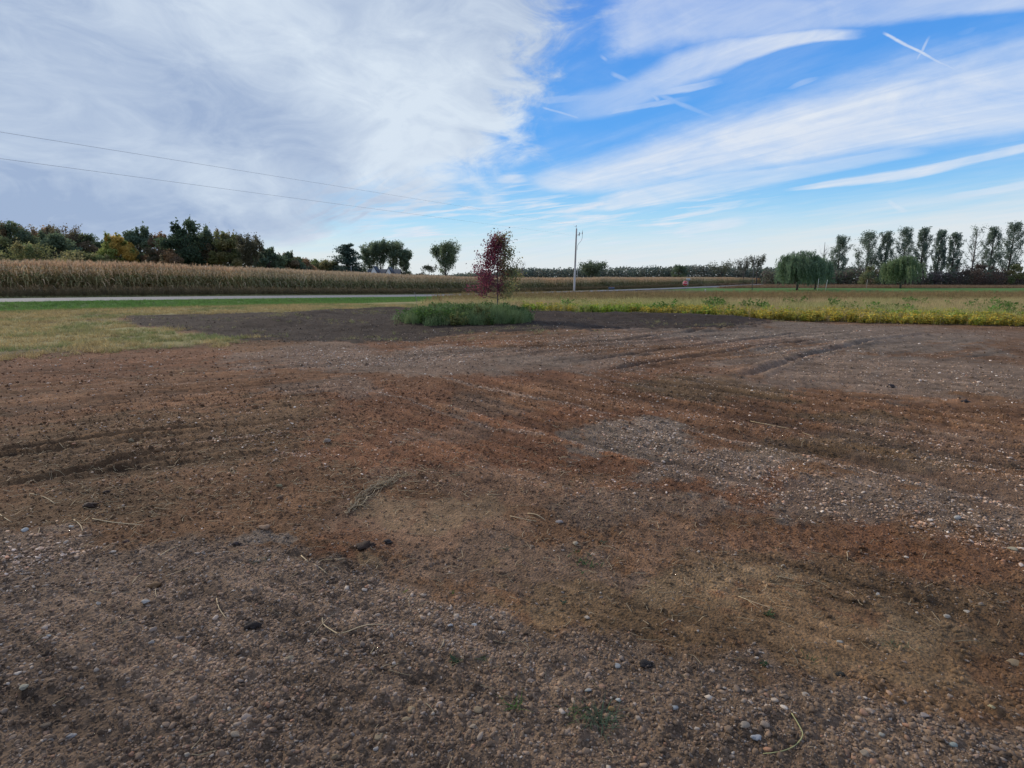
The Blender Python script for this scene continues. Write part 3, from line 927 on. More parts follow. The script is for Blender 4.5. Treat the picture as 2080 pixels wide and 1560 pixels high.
# ------------------------------------------------------------------ plants for the fields
def blade(mb, base, az, h, lean, w, col, seg=3, tip=None):
    """bent tapering blade"""
    t = np.linspace(0, 1, seg + 1); out = lean * t ** 1.7 * h; up = h * (t - .35 * min(lean, 1) * t ** 2.5)
    d = np.array([math.sin(az), math.cos(az), 0]); sd = np.array([math.cos(az), -math.sin(az), 0])
    c = np.asarray(base) + out[:, None] * d + up[:, None] * np.array([0, 0, 1]); ww = (w * (1 - t ** 1.5 * .95) / 2)[:, None] * sd
    V = np.empty((2 * (seg + 1), 3)); V[0::2] = c - ww; V[1::2] = c + ww
    i = np.arange(seg) * 2; col = np.asarray(col, float); cc = col[None] * np.ones((len(V), 1))
    if tip is not None: tt = np.repeat(t, 2)[:, None]; cc = col * (1 - tt) + np.asarray(tip) * tt
    mb.add(V, Q=np.stack([i, i + 1, i + 3, i + 2], -1), col=cc)


def leafq(mb, c, u, v, l, w, col):
    c = np.asarray(c); u = np.asarray(u) * l; v = np.asarray(v) * w / 2
    mb.add([c, c + u * .5 + v, c + u, c + u * .5 - v], Q=[[0, 1, 2, 3]], col=col)


def tuft(seed, n, h, lean, w, col, var=.25, spread=.08, tip=None):
    r = np.random.default_rng(seed); mb = MB()
    for i in range(n):
        a = r.random() * 6.28; b = r.normal(size=2) * spread
        blade(mb, (b[0], b[1], -.02), a, h * (.5 + .6 * r.random()), lean * (.3 + r.random()), w * (.7 + .6 * r.random()), np.array(col) * (1 - var + 2 * var * r.random()), 2 if h < .3 else 3, tip)
    return mb.mesh('tuft', LEAFI)


def bushy(seed, h, nst, nleaf, ll, lw, scol, lcol, spread=.15, lvar=.4, seedhead=None):
    r = np.random.default_rng(seed); mb = MB()
    for s in range(nst):
        a = r.random() * 6.28; tip = np.array([math.cos(a) * spread * r.random() * 2, math.sin(a) * spread * r.random() * 2, h * (.65 + .45 * r.random())]); b = np.array([r.normal() * .03, r.normal() * .03, -.03])
        mid = (b + tip) / 2 + r.normal(size=3) * .03
        mb.tube([b, mid, tip], .006, .003, 3, col=scol)
        for k in range(nleaf):
            t = .15 + .85 * r.random(); c = b * (1 - t) + tip * t; u = r.normal(size=3); u[2] = abs(u[2]) * .4 + .1; u /= np.linalg.norm(u); v = np.cross(u, r.normal(size=3)); v /= np.linalg.norm(v)
            leafq(mb, c, u, v, ll * (.6 + .7 * r.random()), lw * (.6 + .7 * r.random()), np.array(lcol[r.integers(len(lcol))]) * (1 - lvar / 2 + lvar * r.random()))
        if seedhead:
            for k in range(10):
                c = tip + r.normal(size=3) * np.array([.02, .02, .06]); leafq(mb, c, (0, 0, 1), (1, 0, 0), .05, .02, seedhead)
    return mb.mesh('bushy_plant', LEAFI)


def corn(seed):
    r = np.random.default_rng(seed); mb = MB(); H = 2.25 + .25 * r.random()
    mb.tube([(0, 0, -.05), (.01, 0, H * .5), (.02 * r.normal(), .02 * r.normal(), H)], .014, .006, 4, col=(.17, .155, .075))
    for k in range(13):
        t = .12 + .82 * k / 12; z = H * t; az = (k % 2) * math.pi + r.normal() * .6 + seed
        if t < .38: c = np.array((.30, .215, .14)) * (.6 + .6 * r.random()); tip = c * 1.0; ln = .45 + .2 * r.random(); lean = 1.3
        elif t < .78: c = np.array((.085, .115, .05)) * (.8 + .5 * r.random()); tip = np.array((.19, .17, .09)); ln = .7; lean = .95
        else: c = np.array((.17, .15, .075)); tip = np.array((.36, .27, .18)); ln = .55; lean = .8
        if r.random() < .18: c = tip = np.array((.34, .27, .18))
        d = np.array([math.sin(az), math.cos(az), 0]); sd = np.array([math.cos(az), -math.sin(az), 0]); q = np.linspace(0, 1, 5)
        up = ln * (.75 * q - (.95 + .5 * r.random()) * q ** 2.2); out = ln * lean * q * .8
        cc = np.array([0, 0, z]) + out[:, None] * d + up[:, None] * np.array([0, 0, 1]); w = (.075 * (np.sin(np.clip(q * 2.6 + .45, 0, 3.1))) / 2 + .003)[:, None] * (sd + np.array([0, 0, .35]) * r.normal())
        V = np.empty((10, 3)); V[0::2] = cc - w; V[1::2] = cc + w; i = np.arange(4) * 2; tt = np.repeat(q, 2)[:, None]
        mb.add(V, Q=np.stack([i, i + 1, i + 3, i + 2], -1), col=c * (1 - tt) + tip * tt)
    for k in range(7):
        blade(mb, (0, 0, H - .05), r.random() * 6.28, .32 + .1 * r.random(), .55 * r.random() + .1, .03, (.38, .28, .19), 2)
    if r.random() < .7: mb.tube([(0, .02, H * .42), (.03, .06, H * .42 + .22)], .03, .018, 5, col=(.40, .32, .22))
    return mb.mesh('corn_plant', LEAFI)


CORN = proto_col('corn', [corn(i) for i in range(8)])
pr = np.array(ROAD); sl = np.concatenate([[0], np.cumsum(np.hypot(*np.diff(pr, axis=0).T))])
s_at = lambda s: np.stack([np.interp(s, sl, pr[:, 0]), np.interp(s, sl, pr[:, 1])], -1)


def road_off(s, o):
    p = s_at(s); q = s_at(s + .5); t = (q - p); t /= np.linalg.norm(t, axis=-1)[..., None]; n = np.stack([-t[..., 1], t[..., 0]], -1); return p + n * o[..., None]


def build_corn():
    send = sl[np.argmin(np.abs(pr[:, 1] - 232))]
    S = []; O = []
    for r_ in range(30):
        sp = .17 if r_ < 5 else .24
        s = np.arange(sl[np.argmin(np.abs(pr[:, 0] + 75))], send - (r_ % 3) * .8, sp); S.append(s + RNG.normal(0, .03, len(s))); O.append(np.full(len(s), 6.6 + .76 * r_) + RNG.normal(0, .05, len(s)))
    s = np.concatenate(S); o = np.concatenate(O)
    k = (s < send - 70) | (RNG.random(len(s)) < .6); s, o = s[k], o[k]
    p = road_off(s, o); z = terr(p[:, 0], p[:, 1]); n = len(p)
    g = fbm(p[:, 0], p[:, 1], 9, 3, 120)[:, None]; h = .92 + .16 * fbm(p[:, 0], p[:, 1], 5, 3, 121) + RNG.normal(0, .035, n)
    dry = ss(.45, .65, g) * .6
    tint = (.95 + .8 * RNG.random((n, 1))) * (np.array((1.0, 1.02, .95)) * (1 - dry) + np.array((1.3, 1.12, .95)) * dry)
    scatter('corn_field', np.column_stack([p, z]), CORN, np.column_stack([RNG.normal(0, .06, n), RNG.normal(0, .06, n), RNG.random(n) * 6.28]), h, tint, kind='stuff', label='field of tall drying corn with rusty tassels beyond the road')
    # a second block of corn further along the road
    s = np.arange(send + 6, sl[-1] - 60, .35); S = np.concatenate([s] * 10); O = np.repeat(8 + .76 * np.arange(10), len(s)); p = road_off(S, O); z = terr(p[:, 0], p[:, 1]); n = len(p)
    scatter('far_corn', np.column_stack([p, z]), CORN, np.column_stack([np.zeros(n), np.zeros(n), RNG.random(n) * 6.28]), .9 + .1 * RNG.random(n), (1.1 + .5 * RNG.random((n, 1))) * np.array((1.3, 1.05, .85)), kind='stuff', label='farther block of dry corn where the road runs out of sight')
    print('corn', len(tint), n)
    return send


S_END = build_corn()

GR = (.085, .15, .04)
TUFTS = proto_col('turf_tuft', [tuft(i, 16, .16, .7, .012, (1, 1, 1), .25, .07) for i in range(5)])
TALL = proto_col('tall_grass', [tuft(20 + i, 22, .7, .35, .012, (1, 1, 1), .3, .10) for i in range(5)])
SOY = proto_col('yellow_plant', [bushy(30 + i, .45, 5, 12, .11, .08, (.2, .15, .07), [(.50, .40, .06), (.42, .38, .07), (.24, .28, .05), (.55, .40, .05)]) for i in range(6)])
FORB = proto_col('brown_stalk', [bushy(40 + i, .95, 5, 9, .07, .03, (.13, .09, .06), [(.13, .10, .06), (.10, .10, .05), (.16, .11, .08)], .16, .4, (.15, .10, .07)) for i in range(5)])
GREENW = proto_col('green_weed', [bushy(60 + i, .40, 6, 14, .09, .05, (.10, .12, .05), [(.07, .13, .035), (.09, .16, .04), (.05, .10, .03)], .16) for i in range(5)])


def box_pts(n, x0, x1, y0, y1): return x0 + RNG.random(n) * (x1 - x0), y0 + RNG.random(n) * (y1 - y0)


def field(name, x, y, keep, protos, smin, smax, tintf, label, tilt=.12, zoff=0, zf=None):
    k = keep(x, y); x, y = x[k], y[k]; n = len(x)
    z = terr(x, y) + zoff
    s = smin + (smax - smin) * RNG.random(n); t = tintf(x, y, n) if callable(tintf) else np.array(tintf) * (.7 + .6 * RNG.random((n, 1)))
    scatter(name, np.column_stack([x, y, z]), protos, np.column_stack([RNG.normal(0, tilt, n), RNG.normal(0, tilt, n), RNG.random(n) * 6.28]), s, t, kind='stuff', label=label)
    print(name, n)


def roadd(x, y):
    d, sd, _ = seg_d(x, y, ROADC); return np.where(sd > 0, -d, d)


def ydist(x, y): return sdf_poly(x, y, YARD) + (fbm(x, y, .5, 4, 111, .65) - .5) * 1.3


def lerp3(a, b, t): return np.array(a) * (1 - t) + np.array(b) * t


# mown yellow grass left of the yard
def tint_left(x, y, n):
    g = fbm(x, y, 1.4, 4, 130, .6)[:, None]; t = lerp3((.46, .35, .16), (.24, .26, .10), ss(.46, .70, g)); d = roadd(x, y)[:, None]
    t = lerp3(t, (.22, .22, .075), ss(11, 8, d) * .6); return t * (.7 + .6 * RNG.random((n, 1)))


x, y = box_pts(95000, -46, 0, 8, 40)
field('mown_grass', x, y, lambda x, y: (ydist(x, y) < .1 + (fbm(x, y, 1.1, 4, 133, .65) - .53) * 5.0) & (roadd(x, y) > 6.6) & (np.hypot(x, y) > 9) & (RNG.random(len(x)) < (.25 + .75 * ss(.38, .5, fbm(x, y, .9, 3, 131)))), TUFTS, .45, 1.0, tint_left, 'short yellowing grass between the road verge and the dirt yard', .3)
# sparse sprouts and dead grass left on the dark topsoil
x, y = box_pts(40000, -18, 14, 15, 34)
field('sparse_grass', x, y, lambda x, y: (ydist(x, y) > -.2) & (sdf_poly(x, y, TOPSOIL) > -1.2) & (RNG.random(len(x)) < ss(.56, .72, fbm(x * .6, y, .9, 4, 134, .65)) * .35), TUFTS, .3, .8, lambda x, y, n: lerp3((.40, .30, .16), (.22, .25, .10), RNG.random((n, 1))), 'sparse dead grass and sprouts scattered over the dark topsoil', .5)
# green verge
s = sl[0] + RNG.random(60000) * 150; o = -(3.1 + RNG.random(60000) ** 1.1 * 4.6); q = road_off(s, o)
field('green_verge', q[:, 0], q[:, 1], lambda x, y: (x > -60) & (x < 0) & (y > 5), TUFTS, .5, 1.05, lambda x, y, n: lerp3((.12, .26, .06), (.20, .30, .08), fbm(x, y, 2, 3, 132)[:, None]) * (.75 + .5 * RNG.random((n, 1))), 'strip of lush green grass along the near side of the road', .25)
# far side of the road: fringe and dark weeds before the corn
s = sl[0] + RNG.random(16000) * 260; o = 3.0 + RNG.random(16000) * .9; q = road_off(s, o)
field('road_edge_grass', q[:, 0], q[:, 1], lambda x, y: y < 235, TUFTS, .8, 1.5, (.24, .24, .11), 'thin strip of pale grass on the far edge of the road', .25)
s = sl[0] + RNG.random(30000) * 260; o = 3.9 + RNG.random(30000) * 2.6; q = road_off(s, o)
field('roadside_weeds', q[:, 0], q[:, 1], lambda x, y: (y < 232), FORB, .45, .85, (1.35, 1.5, 1.15), 'dark weeds growing along the foot of the corn', .2)
# right-hand field: yellow leafy plants, tan grass, brown stalks
def fd(x, y): return -sdf_poly(x, y, YARD)
right = lambda x, y: (roadd(x, y) > 4.0)
x, y = box_pts(60000, -2, 46, 16, 36)
field('yellow_plants', x, y, lambda x, y: right(x, y) & (ydist(x, y) < -.1) & (RNG.random(len(x)) < (1 - ss(.8, 8.0, fd(x, y) + (fbm(x, y, 2, 4, 140) - .5) * 5)) * (.6 + .4 * ss(.4, .55, fbm(x, y, .9, 3, 147))) * (.25 + .75 * ss(2, 10, x))) & (x > .6),
      SOY, .22, .85, lambda x, y, n: lerp3((.75, 1.15, 1.0), (1.25, 1.2, 1.3), ss(.36, .58, fbm(x, y, 1.8, 3, 141))[:, None]) * (.6 + .6 * RNG.random((n, 1))), 'yellowing leafy crop plants along the far edge of the dirt yard', .15)
x, y = box_pts(120000, -9, 100, 19, 78)
field('tan_grass', x, y, lambda x, y: right(x, y) & (ydist(x, y) < -.2) & (np.arctan2(x, y) > -.32) & (x > -6 + (y - 20) * .02) & (RNG.random(len(x)) < .35 + .6 * ss(1, 6, fd(x, y)) - .45 * ss(40, 66, y)),
      TALL, .45, .95, lambda x, y, n: lerp3((.48, .44, .17), (.56, .42, .21), ss(.4, .6, fbm(x, y, 4, 3, 142))[:, None]) * (.6 + .7 * RNG.random((n, 1))), 'dry tan and yellow grass in the open field', .15)
x, y = box_pts(36000, -6, 130, 38, 90)
field('brown_stalks', x, y, lambda x, y: right(x, y) & (RNG.random(len(x)) < ss(36, 50, y + (fbm(x, y, 12, 3, 143) - .5) * 16 + ss(0, -10, x) * 10)) , FORB, .4, .8, lambda x, y, n: lerp3((1.8, 2.2, 1.4), (2.3, 2.1, 1.4), fbm(x, y, 9, 3, 144)[:, None]) * (.65 + .6 * RNG.random((n, 1))), 'band of brown weed stalks across the middle of the field', .15)
x, y = box_pts(16000, -6, 60, 34, 70)
field('green_field_weeds', x, y, lambda x, y: right(x, y) & (RNG.random(len(x)) < ss(.45, .70, fbm(x, y, 3, 4, 145)) * .12), GREENW, .4, .8, (2.0, 1.3, 1.1), 'patches of green weeds among the dry field grass', .2)
x, y = box_pts(3500, 3, 44, 17, 36)
field('leafy_weeds', x, y, lambda x, y: right(x, y) & (ydist(x, y) < -.1) & (RNG.random(len(x)) < ss(.60, .70, fbm(x, y, 2.0, 4, 146)) * .5), GREENW, .8, 1.5, (1.6, 1.7, 1.2), 'green weed clumps at the edge of the yellow crop', .2)
# lawn and tan strip far right
x, y = box_pts(26000, 45, 210, 150, 178)
field('far_dry_grass', x, y, lambda x, y: roadd(x, y) > 5, TALL, .8, 1.4, (.26, .17, .10), 'strip of reddish dry grass in front of the hedgerow', .15)

# mound of weeds under the maple
mx, my = MOUND
x, y = box_pts(9000, mx - 3.2, mx + 3.2, my - 2.0, my + 3.2)
rr_ = lambda x, y: np.hypot((x - mx) / 2.35, (y - my) / np.where(y > my, 2.6, 1.45))
def tint_m(x, y, n):
    r_ = ss(.5, 2, x - mx)[:, None]
    t = lerp3((1.5, 1.45, 1.3), (1.15, 1.2, 1.15), r_); b = ss(.55, .63, fbm(x, y, .8, 3, 150))[:, None] * (y[:, None] < my)
    return lerp3(t, (2.3, 1.2, 1.5), b * .8) * (.7 + .6 * RNG.random((n, 1)))
field('mound_weeds', x, y, lambda x, y: (rr_(x, y) + (fbm(x, y, .6, 4, 151) - .5) * .9 < 1.0) & (RNG.random(len(x)) < .20 * (.3 + .7 * ss(.42, .55, fbm(x, y, .4, 3, 152)))), GREENW, .3, 1.1, tint_m, 'green weeds covering the low earth mound', .25)
x, y = box_pts(9000, mx - 3.0, mx + 3.0, my - 1.4, my + 3.0)
field('mound_grass', x, y, lambda x, y: (rr_(x, y) + (fbm(x, y, .8, 4, 153) - .5) * .8 < 1.0) & (RNG.random(len(x)) < .5 + .5 * ss(.5, 1.6, x - mx)), TALL, .25, .85, lambda x, y, n: lerp3((.30, .36, .16), (.17, .27, .11), RNG.random((n, 1))), 'tall grass blades on the earth mound', .3)


# ------------------------------------------------------------------ trees
def leaves(C, U, size, asp, cols, rng, droop=0):
    """leaf quads at C, random or drooping orientation"""
    n = len(C); a = rng.normal(size=(n, 3)); a[:, 2] *= (1 - droop * .5); a[:, 2] -= droop * 2.0; a /= np.linalg.norm(a, axis=1)[:, None]
    b = np.cross(a, rng.normal(size=(n, 3))); b /= np.linalg.norm(b, axis=1)[:, None] + 1e-9
    s = size * (.6 + .8 * rng.random((n, 1)))
    a = a * s * .5; b = b * s * .5 * asp
    V = np.stack([C - a, C + b, C + a, C - b], 1).reshape(-1, 3); Q = np.arange(4 * n).reshape(-1, 4)
    return V, Q, np.repeat(cols, 4, 0)


def curve3(p0, p1, bow, n=6):
    t = np.linspace(0, 1, n)[:, None]; return np.asarray(p0) * (1 - t) + np.asarray(p1) * t + np.asarray(bow) * (4 * t * (1 - t)) * .5


def make_tree(kind, H, W, seed, cols, nl=4000, ls=.3, label='', cat='tree', loc=(0, 0, 0), group=None, name='tree', bare=0.0, trunk_col=(.10, .085, .07), base=None, lean=(0, 0), colf=None, tr=None):
    r = np.random.default_rng(seed); R = W / 2; trunk = MB(); limbs = []
    top = np.array([lean[0] * H, lean[1] * H, H * .96])
    trad = tr or (.018 * H + .02 * W / 2)
    tp = curve3((0, 0, -.1), top, (r.normal() * .02 * H, r.normal() * .02 * H, 0), 8)
    trunk.tube(tp, np.linspace(trad, trad * .15, 8), None, 7, col=trunk_col)
    ax = lambda t: np.array([np.interp(t, np.linspace(0, 1, 8), tp[:, k]) for k in range(3)])
    base = base if base is not None else {'round': .22, 'poplar': .14, 'feather': .14, 'willow': .16, 'maple': .22, 'bush': .02, 'spread': .4}.get(kind, .2)
    C = []; G = []
    if kind in ('round', 'bush'):
        nc = 34 if kind == 'round' else 22
        for k in range(nc):
            u = r.normal(size=3); u /= np.linalg.norm(u); rad = .35 + .62 * r.random() ** .5
            prof = 1.0 if u[2] < 0 else 1.0
            c = np.array([u[0] * R * rad * (1.05 - .25 * max(u[2], 0)), u[1] * R * rad, 0]); zc = (base + (1 - base) * .5) * H + u[2] * (1 - base) * .5 * H * rad
            c[2] = zc; c[:2] += tp[-1][:2] * zc / H
            cr = R * (.20 + .20 * r.random())
            if kind == 'round': limbs.append((ax(min(max((zc / H) * .75, .12), .95)), c, .3))
            m = int(nl / nc * (.6 + .8 * r.random())); g = r.normal(size=(m, 3)); g /= np.linalg.norm(g, axis=1)[:, None]; g *= (r.random((m, 1)) ** .45) * cr * np.array([1.1, 1.1, .85])
            C.append(c + g); G.append(np.full(m, r.random()))
        top_sprig = 8
        for k in range(top_sprig):
            a = r.random() * 6.28; c0 = np.array([math.cos(a) * R * .6 * r.random(), math.sin(a) * R * .6 * r.random(), H * (.86 + .1 * r.random())]); m = nl // 60
            C.append(c0 + r.normal(size=(m, 3)) * np.array([.05 * R, .05 * R, .05 * H])); G.append(np.full(m, r.random()))
    elif kind in ('poplar', 'feather', 'maple', 'spread'):
        nb = {'poplar': 34, 'feather': 20, 'maple': 30, 'spread': 12}[kind]
        for k in range(nb):
            t = base * .7 + (.9 - base * .7) * (k + r.random()) / nb
            if kind == 'spread': t = base * .6 + .5 * r.random()
            a = k * 2.4 + r.normal() * .4; p0 = ax(t)
            if kind == 'poplar': prof = (.62 + .42 * math.sin(math.pi * min(t * 1.15, 1))) * (1 if t < .6 else .35 + .65 * (1 - t) / .4); rise = .17 * H
            elif kind == 'feather': prof = .5 + .6 * t; rise = (1 - t) * H * .72
            elif kind == 'maple': rise = .14 * H * (.5 + .7 * t); zq = min(max((t + rise / H - base * .8) / (1.02 - base * .8), 0), .97); prof = 1.50 * (1 - zq) ** .50 * min(1, .66 + zq * 1.8) * (.60 + .55 * r.random())
            else: prof = .9; rise = (1 - t) * H * (.6 + .3 * r.random())
            rad = R * prof * (.65 + .4 * r.random()) * (.80 if kind == 'poplar' else 1)
            p1 = p0 + np.array([math.cos(a) * rad, math.sin(a) * rad, rise * (.75 + .4 * r.random())])
            p1[2] = min(p1[2], H * (1 - .06 * r.random() - .22 * (rad / R) ** 2))
            cv = curve3(p0, p1, np.array([math.cos(a), math.sin(a), 0]) * rad * .25 - np.array([0, 0, rise * .15]), 5)
            trunk.tube(cv, trad * .30 * (1.1 - t * .6), .012 * H / 10 + .004, 4, col=trunk_col)
            sub = 4 if kind != 'maple' else 5; gg = r.random()
            for j in range(sub):
                q = .35 + .65 * (j + r.random()) / sub; s0 = np.array([np.interp(q, np.linspace(0, 1, 5), cv[:, m]) for m in range(3)])
                s1 = s0 + r.normal(size=3) * np.array([.16, .16, .07]) * R + np.array([0, 0, .05 * H + (.03 * H if kind != 'maple' else 0)]) 
                s1[2] = min(s1[2], H * 1.0)
                trunk.tube([s0, (s0 + s1) / 2 + r.normal(size=3) * .03 * R, s1], .006 * H / 10 + .004, .004, 3, col=trunk_col)
                if r.random() < bare: continue
                m = int(nl / (nb * sub) * (.5 + r.random())); tt = r.random((m, 1)) ** .8
                sg = {'poplar': .085, 'feather': .11, 'maple': .13, 'spread': .12}[kind] * R
                C.append(s0 * (1 - tt) + (s1 + (s1 - s0) * .25) * tt + r.normal(size=(m, 3)) * np.array([sg, sg, sg * 1.0])); G.append(np.full(m, .7 * gg + .3 * r.random()))
    elif kind == 'willow':
        for k in range(46):
            a = r.random() * 6.28; u = r.random() ** .5; rad = R * (.80 + .22 * r.random()) * u; zt = H * (base + (1 - base) * (.45 + .5 * math.sqrt(max(0, 1 - u * u * .95))) * (.82 + .18 * r.random()))
            p1 = np.array([math.cos(a) * rad * .75, math.sin(a) * rad * .75, zt]); trunk.tube(curve3(ax(.18 + .15 * r.random()), p1, (0, 0, .06 * H), 5), trad * .3, .02, 4, col=trunk_col)
            gg = r.random()
            for j in range(9):
                b = p1 + r.normal(size=3) * np.array([.13, .13, .04]) * R; b[2] = min(b[2], H)
                L_ = (b[2] - H * base * .5) * (.38 + .60 * r.random()) * (1.0 if u < .75 else .92); m = max(3, int(nl / 414 * (.5 + r.random()))); tt = r.random((m, 1))
                out = np.array([math.cos(a), math.sin(a), 0]) * R * .16; wnd = np.array([.10 * R, 0, 0])
                C.append(b + out * np.sqrt(tt) + wnd * tt - np.array([0, 0, 1]) * L_ * tt ** 1.3 + r.normal(size=(m, 3)) * .025 * R); G.append(np.full(m, .6 * gg + .4 * r.random()))
    elif kind == 'pine':
        for k in range(13):
            t = .10 + .84 * k / 12; z0 = t * H; prof = (1 - t) ** .42 * (1.0 if t > .3 else .8 + t * .6)
            for j in range(6):
                if r.random() < .18 and t > .3: continue
                a = j * 1.047 + k * .8 + r.normal() * .25; rad = R * prof * (.65 + .5 * r.random()); p0 = ax(t); p1 = p0 + np.array([math.cos(a) * rad, math.sin(a) * rad, rad * (.18 + .2 * t)])
                cv = curve3(p0, p1, (0, 0, -.08 * rad), 4); trunk.tube(cv, trad * .2, .02, 4, col=trunk_col)
                m = int(nl / 70 * (.3 + prof)); tt = r.random((m, 1)) ** .7; sp = .17 * rad + .12
                C.append(p0 * (1 - tt) + p1 * tt + r.normal(size=(m, 3)) * np.array([sp, sp, .045 * rad + .05]) + np.array([0, 0, .03 * H])); G.append(np.full(m, r.random()))
    elif kind == 'twigs':
        for k in range(16):
            t = .3 + .6 * r.random(); a = r.random() * 6.28; p0 = ax(t); rad = R * (1.2 - t) * (.6 + .6 * r.random()); p1 = p0 + np.array([math.cos(a) * rad, math.sin(a) * rad, rad * 1.3]); p1[2] = min(p1[2], H)
            cv = curve3(p0, p1, np.array([math.cos(a), math.sin(a), 0]) * rad * .2, 5); trunk.tube(cv, trad * .3, .012, 3, col=trunk_col)
            for j in range(5):
                q = .3 + .7 * r.random(); s0 = p0 * (1 - q) + p1 * q; s1 = s0 + r.normal(size=3) * .2 * R + np.array([0, 0, .08 * H]); trunk.tube([s0, s1], .012, .006, 3, col=trunk_col)
    if kind in ('round',):
        for p0, p1, w in limbs: trunk.tube(curve3(p0, p1, (0, 0, .02 * H), 4), trad * .28, .02, 4, col=trunk_col)
    t = empty(name, loc, label, cat, group)
    trunk.obj('trunk', BARK, t, smooth=True)
    if C:
        C = np.vstack(C); G = np.concatenate(G); C[:, 2] = np.maximum(C[:, 2], .05 if kind == 'bush' else .05 * H)
        cols = np.array(cols, float)
        if colf: cc = colf(C, G, r)
        else: cc = cols[np.minimum((G * len(cols)).astype(int), len(cols) - 1)]
        cc = cc * (.72 + .36 * G[:, None] + .36 * r.random((len(C), 1))) * (1.75 if kind != 'maple' else 1.25)
        V, Q, cc = leaves(C, None, ls, .55 if kind != 'willow' else .22, cc, r, 1.0 if kind == 'willow' else 0)
        link('crown', fast_mesh('crown', V, Q, {'col': cc}, LEAF), t)
    return t


def tree(cx, top, wpx, Y, kind, cols, label, **kw):
    x, _, zt = at(cx, top, Y); g = tz(x, Y)
    return make_tree(kind, (zt - g) / .98, wpx / F * Y * 1.02, kw.pop('seed', int(cx * 7 + top)), cols, label=label, loc=(x, Y, g), **kw)


DKG = [(.078, .105, .060), (.095, .12, .068), (.065, .092, .060)]
OLV = [(.125, .130, .055), (.10, .12, .052), (.145, .13, .06)]
YGR = [(.21, .19, .045), (.15, .17, .05), (.27, .19, .05)]
BRN = [(.145, .105, .068), (.12, .105, .065), (.17, .11, .06)]
MIX = [(.085, .105, .055), (.13, .10, .06), (.065, .09, .055), (.11, .12, .055)]
TL = 'trees in the wood behind the corn on the left'
WOODS = [
    (-60, 450, 120, 122, 'round', DKG, 'dark tree at the left end of the wood, cut by the picture edge'),
    (16, 457, 84, 120, 'round', MIX, 'dark green tree with rusty patches at the far left of the wood'),
    (62, 458, 46, 124, 'spread', BRN, 'thin wispy brown treetop rising second from the left edge of the wood'),
    (88, 466, 60, 126, 'round', BRN, 'orange-brown rounded tree left of the wispy tall treetop'),
    (126, 460, 50, 122, 'spread', [(.11, .085, .055), (.09, .08, .045)], 'sparse light brown tree with twiggy top above the olive bushes'),
    (108, 478, 74, 116, 'round', DKG, 'dark green tree in front of the sparse brown treetop'),
    (40, 497, 130, 106, 'bush', OLV, 'wide olive bush at the far left behind the corn'),
    (165, 482, 76, 124, 'round', MIX, 'green and brown tree on the falling slope of the wood'),
    (150, 512, 110, 106, 'bush', OLV, 'broad olive brown bush in front of the wood'),
    (202, 496, 60, 128, 'round', DKG, 'small dark tree just left of the yellow-green tree'),
    (196, 520, 70, 108, 'bush', OLV, 'low olive bush sloping down left of the yellow-green tree'),
    (236, 481, 60, 112, 'round', YGR, 'yellow-green autumn tree with orange tinge in the wood'),
    (282, 467, 62, 118, 'round', DKG, 'dark green pointed tree just right of the yellow-green tree'),
    (318, 481, 48, 116, 'round', BRN, 'small brownish tree between two taller dark green trees'),
    (374, 454, 92, 112, 'round', [(.035, .055, .032), (.045, .065, .035)], 'largest and tallest dark green tree of the wood'),
    (345, 515, 60, 108, 'bush', BRN, 'brown bush at the foot of the largest dark green tree'),
    (428, 467, 74, 116, 'round', MIX, 'green tree leaning against the right side of the largest tree'),
    (462, 478, 62, 114, 'round', OLV, 'olive green tree in the right part of the wood'),
    (503, 472, 56, 110, 'spread', [(.07, .065, .04), (.055, .055, .035)], 'brownish tree with a bare visible trunk at the right end of the wood'),
    (545, 508, 56, 124, 'round', DKG, 'dark low tree where the wood steps down to the right'),
    (583, 516, 56, 130, 'round', MIX, 'small green tree on the tapering right end of the wood'),
    (614, 529, 46, 136, 'round', BRN, 'reddish brown small tree at the very end of the wood'),
    (654, 530, 46, 150, 'feather', OLV, 'loose small tree just left of the dark pine'),
    (678, 535, 34, 152, 'round', [(.13, .09, .03), (.08, .08, .03)], 'rusty orange small tree touching the dark pine on its left'),
]
for (cx, top, w, Y, kind, cols, lab) in WOODS:
    tree(cx, top, w, Y, kind, cols, lab, nl=8000 if kind == 'round' else 5500, ls=.46 if kind != 'spread' else .32, group=TL, name='tree' if kind != 'bush' else 'bush', cat='tree' if kind != 'bush' else 'bush')
    
tree(705, 497, 70, 150, 'pine', [(.035, .058, .046), (.045, .068, .052)], 'dark layered pine tree beside the white house gables', nl=12000, ls=.38, name='pine_tree')
CTN = [(.105, .135, .08), (.08, .11, .07), (.125, .15, .09)]
CG = 'tall loose trees behind the white house'
for cx, top, w, lab in ((747, 496, 40, 'leftmost of the tall loose trees behind the white house'), (771, 486, 40, 'tall loose tree rising above the left white gable'), (797, 489, 40, 'tall loose tree rising just right of the right white gable'), (820, 506, 34, 'rightmost and lowest of the tall loose trees behind the white house')):
    tree(cx, top, w, 158, 'feather', CTN, lab, nl=6500, ls=.38, group=CG, seed=cx * 3)
tree(735, 545, 46, 152, 'bush', MIX, 'dark bush between the pine and the left white gable', nl=2600, ls=.35, name='bush', cat='bush')
tree(825, 552, 44, 154, 'bush', MIX, 'low bush right of the white gables', nl=2200, ls=.35, name='bush', cat='bush')
tree(903, 492, 56, 150, 'feather', CTN, 'solitary tall feathery tree left of the red and green maple', nl=9500, ls=.36)
tree(872, 540, 44, 156, 'bush', [(.075, .075, .05), (.06, .065, .04)], 'greyish loose bush at the left foot of the solitary feathery tree', nl=2200, ls=.35, name='bush', cat='bush')

